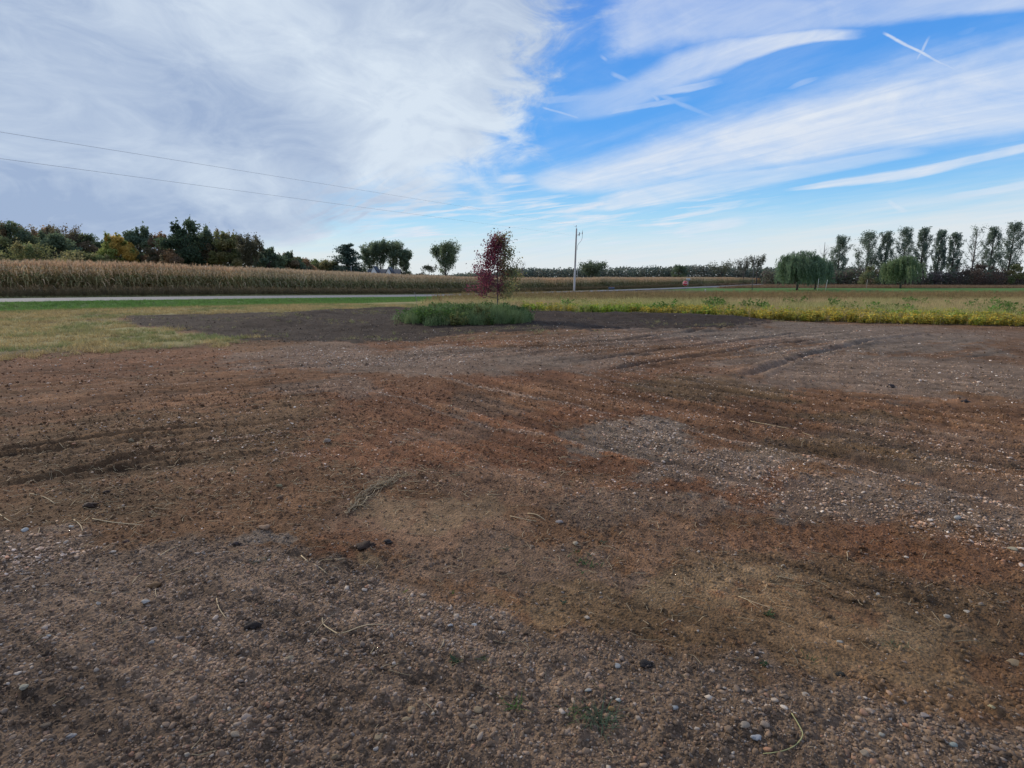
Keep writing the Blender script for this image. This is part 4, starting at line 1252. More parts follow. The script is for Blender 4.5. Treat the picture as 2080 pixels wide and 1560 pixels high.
# maple on the mound
def maple_col(C, G, r):
    W = 1.0; s = C[:, 0] / 1.0 + (G - .5) * .5 + r.normal(size=len(C)) * .12 - .12 * (C[:, 2] / 3.4 - .5) * 2
    red = np.array((.125, .038, .058)); red2 = np.array((.22, .06, .08)); gr = np.array((.16, .18, .08)); ol = np.array((.25, .20, .09))
    k = ss(-.02, .24, s)[:, None]; top_ = ss(3.1, 3.6, C[:, 2])[:, None] * ss(.15, -.3, s)[:, None]
    a = np.where(r.random((len(C), 1)) < .35, red2, red); b = np.where(r.random((len(C), 1)) < .35, ol, gr)
    c = a * (1 - k) + b * k
    return c * (1 - top_ * .7) + gr * top_ * .7


MY = MOUND[1] + 1.2
mxx, _, mzt = at(1010, 478, MY); mg = tz(mxx, MY)
make_tree('maple', (mzt - mg), 88 / F * MY, 12, [(1, 1, 1)], nl=7600, ls=.08, label='young maple half red and half green, standing on the weedy mound', loc=(mxx, MY, mg), name='maple_tree', colf=maple_col, trunk_col=(.16, .13, .11), base=.38, tr=.035)

# right-hand trees
WIL = [(.080, .115, .07), (.10, .14, .08), (.07, .10, .065)]
tree(1626, 508, 100, 124, 'willow', WIL, 'large dark weeping willow standing left on the far lawn', nl=30000, ls=.42, name='willow_tree', base=.14)
tree(1662, 518, 66, 132, 'willow', WIL, 'smaller willow merging with the right side of the large one', nl=13000, ls=.42, name='willow_tree', base=.16)
tree(1837, 517, 82, 146, 'willow', [(.10, .14, .065), (.085, .12, .062), (.125, .15, .075)], 'rounded green willow in front of the row of poplars', nl=20000, ls=.42, name='willow_tree', base=.16)
tree(1676, 490, 30, 170, 'twigs', [], 'bare dead treetop sticking up behind the willows', name='bare_tree', trunk_col=(.12, .10, .10))
PG = 'row of tall poplars behind the hedgerow'
POP = [(.095, .125, .09), (.12, .15, .11), (.075, .10, .08)]
for cx, top, w, b, lab in ((1709, 483, 40, .0, 'first poplar, standing apart at the left end of the row'), (1768, 475, 52, .0, 'broad poplar, second of the row from the left'), (1805, 474, 38, .0, 'slim poplar between the broad second poplar and the willow top'),
                           (1843, 467, 50, .0, 'dense round-topped poplar directly behind the green willow'), (1880, 467, 38, .0, 'pointed poplar just right of the one behind the green willow'), (1914, 472, 34, .0, 'narrow straight poplar, sixth of the row'),
                           (1944, 477, 34, .0, 'lowest poplar, just left of the half-bare one'), (2023, 466, 38, .0, 'poplar just right of the half-bare one'), (2062, 457, 46, .0, 'tallest poplar at the right edge of the picture'), (2112, 462, 44, 0, 'poplar of the row beyond the right picture edge')):
    if cx > 2100: continue
    tree(cx, top, w, 190, 'poplar', POP, lab, nl=8500, ls=.36, group=PG, name='poplar_tree', bare=.10)
hx, _, hz = at(1986, 461, 190); hg = tz(hx, 190)
def half_bare():
    t = make_tree('poplar', (hz - hg), 48 / F * 190, 77, POP, nl=2600, ls=.40, label='half-bare poplar with leaves only at its top', loc=(hx, 190, hg), group=PG, name='poplar_tree', bare=.55, trunk_col=(.22, .20, .18))
    return t
half_bare()
tree(1986, 461, 40, 190.4, 'feather', POP, 'leafy top growing through the half-bare poplar', nl=10, ls=.3, name='tree') if False else None
tree(1205, 531, 52, 210, 'feather', [(.075, .095, .055), (.06, .08, .05)], 'light green feathery tree just right of the utility pole', nl=3600, ls=.5)
tree(1380, 540, 30, 240, 'round', DKG, 'small dark treetop in the far tree line left of the stop sign', nl=1800, ls=.5)
tree(1466, 529, 46, 240, 'spread', [(.075, .08, .05)], 'pale sparse tree rising from the far tree line', nl=1500, ls=.45)
tree(1513, 520, 32, 220, 'spread', [(.06, .062, .045)], 'thin round-topped tree standing left of the far pole', nl=1300, ls=.4, seed=5)
tree(1541, 516, 34, 220, 'spread', [(.055, .06, .04)], 'thin round-topped tree standing right behind the far pole', nl=1700, ls=.4, seed=8)
tree(1062, 533, 26, 200, 'twigs', [], 'bare grey tree showing behind the right side of the maple', name='bare_tree', trunk_col=(.2, .17, .16))
# far wood: one mass
def far_wood(name, x0, x1, Y, prof, n, ls, cols, label, depth=14, seed=1):
    r = np.random.default_rng(seed); px = x0 + r.random(n) * (x1 - x0); Yv = Y + r.random(n) * depth
    tops = np.interp(px, [p[0] for p in prof], [p[1] for p in prof])
    X_ = (px - CX) / F * Yv; g = terr(X_, Yv); ht = (567 - tops) / F * Yv + CH - g
    lump = fbm(X_, Yv, 7, 3, seed + 200); ht = ht * (.78 + .42 * lump)
    u = r.random(n) ** .8; front = r.random(n)
    Z = g + ht * u; C = np.column_stack([X_, Yv, Z]) + r.normal(size=(n, 3)) * .4
    cc = np.array(cols)[np.minimum((fbm(X_, Yv, 6, 3, seed + 210) * 1.7 - .35).clip(0, .99) * len(cols), len(cols) - 1).astype(int)] * 1.3 * (.7 + .6 * r.random((n, 1))) * (.8 + .5 * fbm(X_, Z * 1.5, 2.5, 2, seed + 220)[:, None])
    V, Q, cc = leaves(C, None, ls, .8, cc, r); link(name, fast_mesh(name, V, Q, {'col': cc}, LEAF), kind='stuff', label=label)


FW = [(.085, .11, .085), (.11, .12, .09), (.075, .10, .085), (.12, .12, .095)]
far_wood('distant_wood', 820, 1720, 250, [(820, 556), (900, 562), (960, 556), (1000, 556), (1040, 549), (1150, 548), (1250, 546), (1300, 545), (1350, 547), (1390, 541), (1450, 546), (1520, 546), (1600, 546), (1720, 546)], 62000, .65, FW, 'far dark wood along the horizon behind the corn', 20, 1)
far_wood('undergrowth', -260, 640, 128, [(-260, 500), (0, 490), (150, 505), (230, 515), (300, 500), (400, 490), (500, 505), (560, 525), (640, 550)], 26000, .55, [(.065, .082, .05), (.09, .088, .055), (.055, .07, .048)], 'dark mass of leaves filling the wood behind its front trees', 8, 5)
HG = [(.12, .12, .085), (.135, .11, .09), (.10, .12, .08), (.12, .10, .09)]
far_wood('hedgerow', 1540, 2300, 180, [(1540, 552), (1700, 552), (1720, 546), (1760, 552), (1800, 556), (1860, 556), (1920, 556), (1960, 552), (2000, 556), (2040, 558), (2300, 552)], 34000, .5, HG, 'long brown and green hedgerow at the foot of the poplars', 8, 9)
tree(1990, 539, 78, 174, 'bush', [(.075, .050, .038), (.062, .048, .038)], 'brownish dome-shaped bush under the half-bare poplar', nl=3600, ls=.42, name='bush', cat='bush')
tree(1772, 542, 44, 174, 'bush', MIX, 'dark rounded bush at the foot of the second poplar', nl=2600, ls=.42, name='bush', cat='bush')
tree(2064, 540, 36, 178, 'bush', OLV, 'olive bush at the foot of the tallest poplar', nl=2200, ls=.42, name='bush', cat='bush')
far_wood('left_far_trees', -500, -120, 130, [(-500, 470), (-120, 455)], 9000, .8, FW, 'wood going on beyond the left picture edge', 12, 12)


# ------------------------------------------------------------------ house, poles, signs
WHITE = (.78, .78, .76); ROOFC = (.055, .06, .07)


def gable_house():
    Y = 140.0; x0, _, zt = at(760, 546, Y); x1, _, zt2 = at(790, 547, Y); g = tz((x0 + x1) / 2, Y); k = F / Y
    t = empty('house', ((x0 + x1) / 2, Y, g), 'white farmhouse with two pointed gables and dark roof behind the corn', 'house')
    cx = (x0 + x1) / 2; H = zt - g + .5; zt2 += .4; gw = 3.0; d = x1 - x0
    body = MB(); body.box((0, 3.4, (H - 3.1) / 2), (7.6, 6, H - 3.1), col=WHITE); body.obj('wall', PAINT, t)
    rf = MB(); zz = H - 3.1
    V = [(-4.1, .2, zz), (4.1, .2, zz), (4.1, 3.4, zz + 2.45), (-4.1, 3.4, zz + 2.45), (-4.1, 6.6, zz), (4.1, 6.6, zz)]
    V2 = [(a, b, c + .14) for a, b, c in V]
    rf.add(V + V2, Q=[[0, 1, 2, 3], [3, 2, 5, 4], [6, 9, 8, 7], [9, 10, 11, 8], [0, 6, 7, 1], [4, 5, 11, 10]], col=ROOFC)
    rf.add([(-3.8, .4, zz), (-3.8, 6.4, zz), (-3.8, 3.4, zz + 2.3), (3.8, .4, zz), (3.8, 6.4, zz), (3.8, 3.4, zz + 2.3)], T=[[0, 2, 1], [3, 4, 5]], col=WHITE)
    rf.obj('roof', PAINT, t)
    for s, h in ((-d / 2, H), (d / 2, zt2 - g)):
        m = MB(); b = zz - .5; w = gw / 2 if s < 0 else gw / 2 * .85
        m.add([(s - w, -.6, b), (s + w, -.6, b), (s + w, -.6, zz + .3), (s, -.6, h), (s - w, -.6, zz + .3), (s - w, 3, b), (s + w, 3, b), (s + w, 3, zz + .3), (s, 3, h), (s - w, 3, zz + .3)],
              Q=[[0, 1, 2, 4], [0, 5, 6, 1], [1, 6, 7, 2], [0, 4, 9, 5]], T=[[4, 2, 3]], col=WHITE)
        gb = m.obj('gable', PAINT, t)
        r = MB(); zb = zz + .3
        for q in (-1, 1):
            r.add([(s + q * (w + .15), -.75, zb - .12), (s, -.75, h + .02), (s, 3.2, h + .02), (s + q * (w + .15), 3.2, zb - .12), (s + q * (w + .15), -.75, zb + .04), (s, -.75, h + .18), (s, 3.2, h + .18), (s + q * (w + .15), 3.2, zb + .04)],
                  Q=[[0, 1, 2, 3], [4, 7, 6, 5], [0, 4, 5, 1], [3, 2, 6, 7], [0, 3, 7, 4]], col=ROOFC)
        r.obj('gable_roof', PAINT, gb)
        wn = MB(); wn.box((s, -.64, zz + .45), (.75, .06, 1.0), col=(.04, .045, .05)); wn.obj('window', METAL, gb)
    # long low roof at left
    a, _, za = at(688, 553, Y - 4); b, _, zb = at(733, 555, Y - 4)
    s_ = empty('shed', ((a + b) / 2, Y - 4, g), 'long low building with pale roof edge showing left of the white gables', 'shed')
    w = (b - a); m = MB(); m.box((0, 3, (za - g) / 2 - .3), (w, 5, za - g - .6), col=(.5, .48, .45)); m.obj('wall', PAINT, s_)
    m = MB(); h = za - g; m.add([(-w / 2 - .2, .2, h - .6), (w / 2 + .2, .2, h - .6), (w / 2 + .2, 3, h), (-w / 2 - .2, 3, h), (w / 2 + .2, 5.8, h - .6), (-w / 2 - .2, 5.8, h - .6)], Q=[[0, 1, 2, 3], [3, 2, 4, 5], [0, 5, 4, 1]], T=[[0, 3, 5], [1, 4, 2]], col=(.55, .53, .50)); m.obj('roof', PAINT, s_)
    p = at(713, 540, Y - 5); m = MB(); m.tube([(0, 0, -.1), (0, 0, p[2] - g)], .10, .08, 6, col=(.25, .25, .25)); o = m.obj('post', WOODM, None, (p[0], Y - 5, g)); o['label'] = 'thin grey post standing in front of the dark pine by the low roof'; o['category'] = 'post'


gable_house()

PX, PY, _ = P(1166, 596); PY0 = PY
POLE_G = tz(PX, PY)
POLE_TOP = at(1168, 458, PY)


def utility_pole(loc, H, label, leanx=.02):
    t = empty('utility_pole', loc, label, 'utility pole')
    m = MB(); n = 9; zs = np.linspace(-.3, H, n); c = np.where(zs[:, None] < H * .45, np.array((.56, .54, .51)), np.array((.40, .36, .33)))
    pts = np.column_stack([leanx * zs, np.zeros(n), zs]); V, Q, T = tube(pts, np.linspace(.19, .12, n), None, 10); cc = np.vstack([np.repeat(c, 10, 0), c[:1], c[-1:]]); m.add(V, Q, T, cc); m.obj('shaft', WOODM, t, smooth=True)
    tp = np.array([leanx * H, 0, H])
    m = MB(); m.tube([tp + (-.06, 0, -.2), tp + (-.06, 0, .35)], .03, .03, 6, col=(.3, .3, .3)); m.tube([tp + (-.06, 0, .35), tp + (-.06, 0, .55)], [.06, .05], None, 8, col=(.30, .30, .34)); m.tube([tp + (-.06, 0, .3), tp + (-.45, 0, .42)], .015, .015, 4, col=(.3, .3, .3)); m.obj('insulator', METAL, t)
    m = MB(); m.tube([tp + (.1, 0, -1.15), tp + (.75, 0, -.75)], .03, .03, 5, col=(.2, .22, .24)); m.tube([tp + (.45, 0, -1.25), tp + (.5, 0, -.6)], .07, .06, 8, col=(.10, .16, .18)); m.tube([tp + (.6, 0, -.98), tp + (.45, 0, -.95)], .05, .05, 6, col=(.12, .14, .16)); m.obj('cutout_switch', METAL, t)
    m = MB(); m.tube([tp + (.98, 0, -.95), tp + (1.02, 0, -.5)], [.07, .05], None, 8, col=(.14, .15, .18)); m.tube([tp + (1.0, 0, -.5), tp + (1.08, 0, -.22)], .02, .02, 5, col=(.2, .2, .22)); m.obj('lightning_arrester', METAL, t)
    m = MB(); m.tube(smooth_pl([tuple(tp + q) for q in ((1.02, 0, -.95), (1.0, 0, -1.5), (.85, 0, -2.0), (.45, 0, -2.5), (.2, 0, -2.9), (.17, 0, -3.6))], 3), .028, .028, 5, col=(.14, .14, .16)); m.obj('drop_cable', METAL, t)
    return t


utility_pole((PX, PY, POLE_G), POLE_TOP[2] - POLE_G - .5, 'weathered wooden utility pole with a paler lower half standing at the field edge')
# the pole the wires run on to, outside the picture
QX, QY = -62.0, 12.0; QZ = tz(QX, QY)
wA0 = np.array([POLE_TOP[0], PY, POLE_TOP[2] + .1]); wA1 = np.array(at(0, 268, 31.0))
wB0 = np.array(at(1168, 478, PY)); wB1 = np.array(at(0, 322, 31.0))
ext = lambda a, b: a + (b - a) * ((QX - a[0]) / (b[0] - a[0]))


def wire(a, b, mid_px, label):
    e = ext(a, b); t = np.linspace(0, 1, 40)[:, None]; L = a * (1 - t) + e * t
    m = np.array(at(mid_px[0], mid_px[1], 1.0)) - np.array([0, 0, CH])          # direction seen
    # sag: where the line passes the seen direction at mid span
    az_ = m[0] / m[1]; tt = (az_ * a[1] - a[0]) / ((e[0] - a[0]) - az_ * (e[1] - a[1])); pt = a * (1 - tt) + e * tt; zseen = CH + m[2] * pt[1]
    sag = (pt[2] - zseen) / (4 * tt * (1 - tt))
    tb = (0 - 0)
    L[:, 2] -= (sag * 4 * t * (1 - t))[:, 0]
    # keep the left picture edge where it is seen
    t1 = (b[0] - a[0]) / (e[0] - a[0]); corr = sag * 4 * t1 * (1 - t1); L[:, 2] += (corr * t / t1)[:, 0]
    mb = MB(); mb.tube(L, np.interp(t[:, 0], [0, .4, 1], [.0035, .007, .010]), None, 5, col=(.17, .17, .19)); o = mb.obj('power_line', METAL); o['label'] = label; o['category'] = 'power line'
    return L[-1]


e1 = wire(wA0, wA1, (500, 346), 'upper of the two thin wires crossing the sky to the utility pole')
e2 = wire(wB0, wB1, (500, 393), 'lower of the two thin wires crossing the sky to the utility pole')
m = MB(); m.tube([(0, 0, -.3), (0, 0, e1[2] - tz(e1[0], e1[1]) + .1)], .19, .13, 8, col=(.3, .27, .25)); o = m.obj('utility_pole', WOODM, None, (e1[0], e1[1], tz(e1[0], e1[1])), smooth=True); o['label'] = 'utility pole outside the picture that carries the far end of the wires'; o['category'] = 'utility pole'

def post(cx, top, Y, r, col, label, name='post', cat='post', lean=0):
    x, _, z = at(cx, top, Y); g = tz(x, Y); m = MB(); m.tube([(-lean, 0, -.1), (-lean * .5, 0, (z - g) / 2), (0, 0, z - g)], r, r * .8, 7, col=col); o = m.obj(name, WOODM, None, (x, Y, g), smooth=True); o['label'] = label; o['category'] = cat; return o


post(1173, 542, 215, .13, (.42, .42, .40), 'thin pale pole seen close right of the utility pole above the corn', 'utility_pole', 'pole')
post(1533, 518, 118, .075, (.16, .15, .15), 'thin dark far pole in front of the round-topped thin trees', 'utility_pole', 'pole')
post(1663, 566, 112, .03, (.6, .6, .58), 'left one of two thin pale stakes on the lawn by the willows', 'stake', 'stake')
post(1681, 568, 112, .03, (.6, .6, .58), 'right one of two thin pale stakes, leaning, on the lawn by the willows', 'stake', 'stake', .25)
post(1762, 568, 150, .035, (.55, .55, .55), 'short pale stake in front of the hedgerow right of the willows', 'stake', 'stake')
def marker(cx, top, bot, col, label):
    x, y, g = P(cx, bot); z = at(cx, top, y)[2]; t = empty('marker_post', (x, y, g), label, 'marker post'); m = MB(); m.box((0, 0, (z - g) / 2), (.12, .05, z - g), col=col); m.obj('post', PAINT, t); m = MB(); m.box((0, -.03, (z - g) * .85), (.13, .03, .18), col=(.5, .5, .5)); m.obj('reflector', METAL, t)
marker(1432, 588, 598, (.8, .8, .76), 'short white marker post in the field right of the stop sign')
# leaning stake near the mound
x, y, g = P(849, 622); m = MB(); a = np.array(at(842, 593, y)); m.tube([(0, 0, -.1), tuple((a - np.array([x, y, g])) * .5), tuple(a - np.array([x, y, g]))], .022, .018, 6, col=(.22, .20, .18)); o = m.obj('stake', WOODM, None, (x, y, g)); o['label'] = 'grey stake leaning left among the grass behind the weedy mound'; o['category'] = 'stake'
# mailbox in front of the corn
x, y = s_at(np.array([sl[np.argmin(np.abs(pr[:, 0] - 20))]]))[0]; yy = y; x, _, zt = at(1243, 583, yy + 7); g = tz(x, yy + 7)
t = empty('mailbox', (x, yy + 7, g), 'roadside mailbox with dark top and pale post in front of the corn', 'mailbox')
m = MB(); m.box((-.55, 0, (zt - g) / 2 - .2), (.22, .15, zt - g - .3), col=(.5, .49, .45)); m.obj('post', PAINT, t)
m = MB(); th = np.linspace(0, math.pi, 7); pr_ = [(math.cos(a) * .28, math.sin(a) * .28 + .2) for a in th] + [(-.28, 0), (.28, 0)]
V = [(sx, a, b + zt - g - .5) for sx in (-.7, .5) for a, b in pr_]; k = len(pr_); m.add(V, Q=[[i, (i + 1) % k, k + (i + 1) % k, k + i] for i in range(k)], col=(.06, .08, .11))
for s_ in (0, k): m.add([V[s_ + i] for i in range(k)] + [tuple(np.mean(V[s_:s_ + k], 0))], T=[[i, (i + 1) % k, k] for i in range(k)], col=(.06, .08, .11))
m.obj('box', METAL, t); m = MB(); m.box((-.1, -.3, zt - g - .1), (.05, .03, .3), col=(.4, .05, .04)); m.obj('flag', PAINT, t)


# stop sign
def text_mesh(s, size, mat, col, parent, loc, rot, name='lettering'):
    cu = bpy.data.curves.new(name, 'FONT'); cu.body = s; cu.size = size; cu.align_x = 'CENTER'; cu.align_y = 'CENTER'; cu.extrude = .004
    o = bpy.data.objects.new('tmp', cu); COL.objects.link(o); dg = bpy.context.evaluated_depsgraph_get(); me = bpy.data.meshes.new_from_object(o.evaluated_get(dg)); bpy.data.objects.remove(o)
    n = len(me.vertices); at_ = me.attributes.new('col', 'FLOAT_COLOR', 'POINT'); at_.data.foreach_set('color', np.tile(np.array([*col, 1], np.float32), n)); me.materials.clear(); me.materials.append(mat); me.name = name
    q = link(name, me, parent, loc); q.rotation_euler = rot; return q


x, y, g = P(1391, 594); y0 = y; zt = at(1391, 571, y)[2]
t = empty('stop_sign', (x, y, g), 'red octagonal stop sign on a thin post beside the far bend of the road', 'sign', rz=math.radians(-28))
h = zt - g
m = MB(); m.tube([(0, .03, -.2), (0, .03, h)], .035, .035, 6, col=(.14, .15, .14)); m.obj('post', METAL, t)
def octa(r, y_, dep, col, name, par):
    m = MB(); a = np.arange(8) * math.pi / 4 + math.pi / 8; A = [(r * math.cos(q), y_, h - .42 + r * math.sin(q)) for q in a]; B = [(p[0], y_ + dep, p[2]) for p in A]; m.add(A + B + [(0, y_, h - .42), (0, y_ + dep, h - .42)], Q=[[i, (i + 1) % 8, 8 + (i + 1) % 8, 8 + i] for i in range(8)], T=[[(i + 1) % 8, i, 16] for i in range(8)] + [[8 + i, 8 + (i + 1) % 8, 17] for i in range(8)], col=col); return m.obj(name, PAINT, par)
plate = octa(.50, 0, .015, (.75, .72, .72), 'border', t); octa(.46, -.012, .008, (.55, .045, .06), 'face', t)
text_mesh('STOP', .34, PAINT, (.8, .8, .8), t, (0, -.018, h - .42), (math.pi / 2, 0, 0))
x, y, g = P(1397, 588); zt = at(1397, 567, y)[2]; h = zt - g
t = empty('street_name_sign', (x, y, g), 'crossed street name blades on a thin post just behind the stop sign', 'sign')
m = MB(); m.tube([(0, 0, -.2), (0, 0, h)], .035, .035, 6, col=(.3, .32, .33)); m.obj('post', METAL, t)
m = MB(); m.box((0, 0, h + .02), (1.0, .02, .22), col=(.72, .74, .78)); m.obj('blade', PAINT, t)
m = MB(); m.box((.2, 0, h - .24), (1.0, .02, .22), col=(.10, .16, .30), rz=math.radians(50)); m.obj('blade', PAINT, t)


# ------------------------------------------------------------------ single stones, clods, straws, weeds on the yard
def ground_at(px, py):
    x, y = Pflat(px, py)
    for _ in range(4):
        z, _yd = yz(np.array([x]), np.array([y])); d = ray(px, py); t = (CH - z[0]) / -d[2]; x, y = d[0] * t, d[1] * t
    return float(x), float(y), float(z[0])


ST = [  # px, py, width px, colour, flat, label
    (403, 1002, 15, (.42, .24, .15), .85, 'round orange-tan stone lying right of two dark clods at the left'),
    (664, 897, 17, (.30, .24, .20), .7, 'rounded pinkish tan stone at the end of the left wheel ruts'),
    (566, 988, 14, (.30, .26, .16), .8, 'small yellowish grey stone above the dark brown one'),
    (568, 1012, 15, (.16, .10, .07), .6, 'dark brown stone just below the yellowish grey one'),
    (539, 1072, 24, (.33, .22, .15), .5, 'flattened orange-brown stone beside the patch of blue-grey gravel'),
    (268, 898, 13, (.28, .23, .15), 1.1, 'upright tan stone standing between the two left wheel ruts'),
    (895, 895, 12, (.32, .20, .13), .6, 'tan oval stone on the red soil in the middle'),
    (803, 884, 12, (.36, .22, .17), .5, 'pale pink flat stone left of the tan oval one'),
    (50, 1079, 14, (.50, .52, .52), .8, 'bluish white stone in the pale gravel at the left edge'),
    (5, 1054, 12, (.5, .5, .49), .6, 'white stone at the very left edge above the pale gravel'),
    (145, 1071, 9, (.5, .48, .45), .7, 'small white stone left of the straw strands'),
    (48, 1397, 14, (.38, .36, .29), .9, 'pale greenish stone sitting above a flat dark stone, lower left'),
    (52, 1412, 16, (.15, .13, .12), .4, 'flat dark stone directly below the pale greenish one'),
    (295, 1224, 14, (.46, .44, .42), .7, 'whitish angular stone in the left gravel'),
    (200, 1228, 11, (.42, .38, .34), .8, 'pale round stone left of the whitish angular one'),
    (310, 1306, 14, (.36, .33, .31), .6, 'pointed grey stone between the left gravel and the dark clod'),
    (588, 1338, 16, (.36, .29, .20), .8, 'light tan stone right of the brown hollow in the lower gravel'),
    (496, 1358, 12, (.34, .27, .21), .7, 'tan stone just left of the light tan one'),
    (478, 1494, 18, (.33, .27, .21), .7, 'broad tan stone near the lower edge, left of the middle'),
    (380, 1534, 12, (.42, .37, .31), .8, 'pale round stone near the lower edge, left part'),
    (682, 1540, 16, (.26, .19, .12), 1.0, 'brown upright stone at the lower edge'),
    (835, 1443, 18, (.36, .27, .17), .75, 'large tan stone left of the middle weeds'),
    (826, 1462, 16, (.33, .26, .17), .7, 'tan stone directly below the large tan one'),
    (771, 1497, 18, (.34, .27, .18), .7, 'rounded tan stone low in the gravel, right of the bent straw'),
    (766, 1522, 12, (.40, .38, .37), .7, 'small pale grey stone under the rounded tan one'),
    (969, 1442, 17, (.34, .26, .17), .7, 'tan knobbly stone left of the small green sprout'),
    (961, 1478, 15, (.36, .29, .22), .8, 'pale tan stone below the knobbly one'),
    (1019, 1287, 12, (.44, .38, .34), .8, 'pale pointed stone with crumbs around it in the gravel'),
    (964, 1270, 11, (.50, .50, .50), .6, 'small white stone on the upper gravel'),
    (915, 1271, 10, (.40, .41, .44), .7, 'small bluish stone left of the white one on the gravel'),
    (1000, 1255, 11, (.40, .36, .34), .6, 'pale flat stone above the two small white stones'),
    (801, 1349, 11, (.48, .43, .40), .8, 'whitish pink stone in the gravel left of the middle'),
    (1170, 1106, 12, (.42, .36, .28), .9, 'pale rounded stone on the tan bare soil'),
    (1137, 1061, 14, (.30, .27, .27), .8, 'grey rounded stone on the red soil right of the short straws'),
    (1081, 1111, 10, (.30, .23, .17), .7, 'small brown stone left of the pale rounded one on bare soil'),
    (1192, 1255, 12, (.44, .38, .32), .6, 'pale oval stone alone on the ochre soil'),
    (1254, 1353, 14, (.36, .37, .38), .6, 'bluish grey stone left of the dark clod on the gravel'),
    (1242, 1420, 9, (.52, .47, .46), .8, 'small white stone, left of a pair above the green tuft'),
    (1256, 1422, 11, (.46, .49, .49), .7, 'bluish white stone, right of a pair above the green tuft'),
    (1240, 1441, 14, (.34, .21, .09), .8, 'orange-brown stone just above the green tuft'),
    (1222, 1396, 16, (.36, .22, .15), .4, 'flat reddish stone above the pair of white stones'),
    (1196, 1403, 11, (.36, .37, .36), .8, 'blue-grey stone left of the flat reddish one'),
    (1370, 1438, 15, (.38, .40, .41), .7, 'pale blue stone right of the green tuft'),
    (1705, 1304, 13, (.46, .42, .36), .6, 'pale oval stone alone on the olive soil at the right'),
    (2058, 1348, 26, (.34, .25, .15), .5, 'large flat tan stone at the right edge'),
    (2077, 1330, 10, (.38, .38, .38), .6, 'bluish stone cut by the right edge'),
    (1878, 1455, 16, (.34, .29, .27), .6, 'rounded mauve stone where gravel meets bare soil at the lower right'),
    (1536, 1500, 17, (.42, .43, .46), .8, 'pale blue-grey stone inside the bend of the long straw'),
    (1511, 1474, 19, (.34, .29, .24), .6, 'oval tan stone left of the long curved straw'),
    (1554, 1474, 17, (.34, .27, .22), .9, 'upright tan stone just left of the long curved straw'),
    (2014, 1436, 13, (.44, .37, .22), .5, 'yellowish flat stone in the brown soil at the right'),
    (2056, 1116, 16, (.42, .37, .26), .5, 'flat yellowish stone with dark underside at the right edge'),
    (1945, 1053, 14, (.46, .45, .43), .7, 'whitish stone in the right stone streak'),
    (1592, 1151, 10, (.46, .42, .36), .7, 'pale round stone on the brown soil right of the red patch'),
    (1790, 1494, 14, (.42, .40, .35), .7, 'pale stone in the gravel at the lower right'),
    (1757, 1532, 19, (.34, .28, .22), .6, 'broad tan stone at the lower right edge'),
    (1882, 1504, 18, (.33, .25, .19), .7, 'rounded brown stone in the lower right gravel'),
    (1939, 1514, 16, (.32, .36, .34), .6, 'greenish grey stone in the lower right corner gravel'),
    (1757, 925, 11, (.46, .44, .40), .7, 'white stone standing out on the brown soil at the right middle'),
    (1783, 1208, 9, (.48, .45, .41), .8, 'small whitish stone on dark soil, right'),
    (1922, 1253, 11, (.48, .44, .39), .8, 'white stone, lower one of the scattered pale stones at the right'),
    (1965, 1243, 12, (.44, .40, .35), .6, 'pale stone right of the scattered white one at the right'),
    (1592, 1415, 16, (.30, .22, .16), .7, 'brown rounded stone in the gravel below the dark weed'),
    (1637, 1413, 14, (.42, .36, .30), .6, 'pale slanted stone below the dark weed'),
    (2, 1310, 8, (.4, .38, .36), .7, 'small pale stone at the left edge'),
    (98, 1292, 9, (.46, .46, .45), .7, 'small white stone alone in the brown gravel at the left'),
    (143, 1497, 14, (.34, .33, .33), .8, 'grey stone above a dark gap in the lower left corner'),
    (92, 1476, 18, (.13, .10, .075), .8, 'dark brown lump in the lower left corner'),
    (95, 1489, 11, (.36, .23, .16), .8, 'small orange stone below the dark brown lump'),
]
for i, (px, py, w, c, fl, lab) in enumerate(ST):
    x, y, z = ground_at(px, py); dist = math.sqrt(x * x + y * y + (CH - z) ** 2); ca = (math.cos(PITCH) * y + math.sin(PITCH) * (CH - z)); s = w / F * ca / 2
    me = rock_mesh(300 + i, ICO3, .6, STONE, (c[0] * .82, c[1] * .78, c[2] * .70), ang=.08 + .12 * (i % 3)); me.name = 'stone'
    o = link('stone', me, None, (x, y, z + s * fl * .30), label=lab, category='stone', group='larger stones on the dirt yard'); o.scale = (s, s, s * fl * 1.3); o.rotation_euler = (0, 0, (i * .7) % .6 - .3)

CL = [(514, 1273, 32, (.030, .022, .018), 'dark crumbly clod of earth in the lower left gravel'), (1312, 1351, 26, (.022, .018, .016), 'black clod of earth right of the middle in the lower gravel'), (1707, 1371, 18, (.03, .027, .02), 'small dark clod on the olive soil at the lower right'),
      (1810, 787, 17, (.04, .03, .028), 'dark clod lying on the grey dirt at the right'), (1961, 817, 16, (.04, .032, .028), 'flat dark clod farther right on the grey dirt'), (182, 1028, 26, (.055, .035, .024), 'wide dark clod left of the orange-tan stone'), (218, 1000, 16, (.05, .033, .025), 'small dark clod above the wide one at the left'),
      (788, 1102, 18, (.035, .028, .025), 'dark clod at the end of the cracked red soil'), (740, 1112, 34, (.06, .038, .026), 'crumbled dark crust on the red soil'), (316, 1192, 24, (.13, .075, .035), 'rusty brown clod in the left gravel'), (255, 1106 - 4, 14, (.07, .04, .03), 'small reddish clod at the edge of the pale left gravel'), (480, 1106, 14, (.05, .035, .03), 'dark clod under the blue-grey gravel patch')]
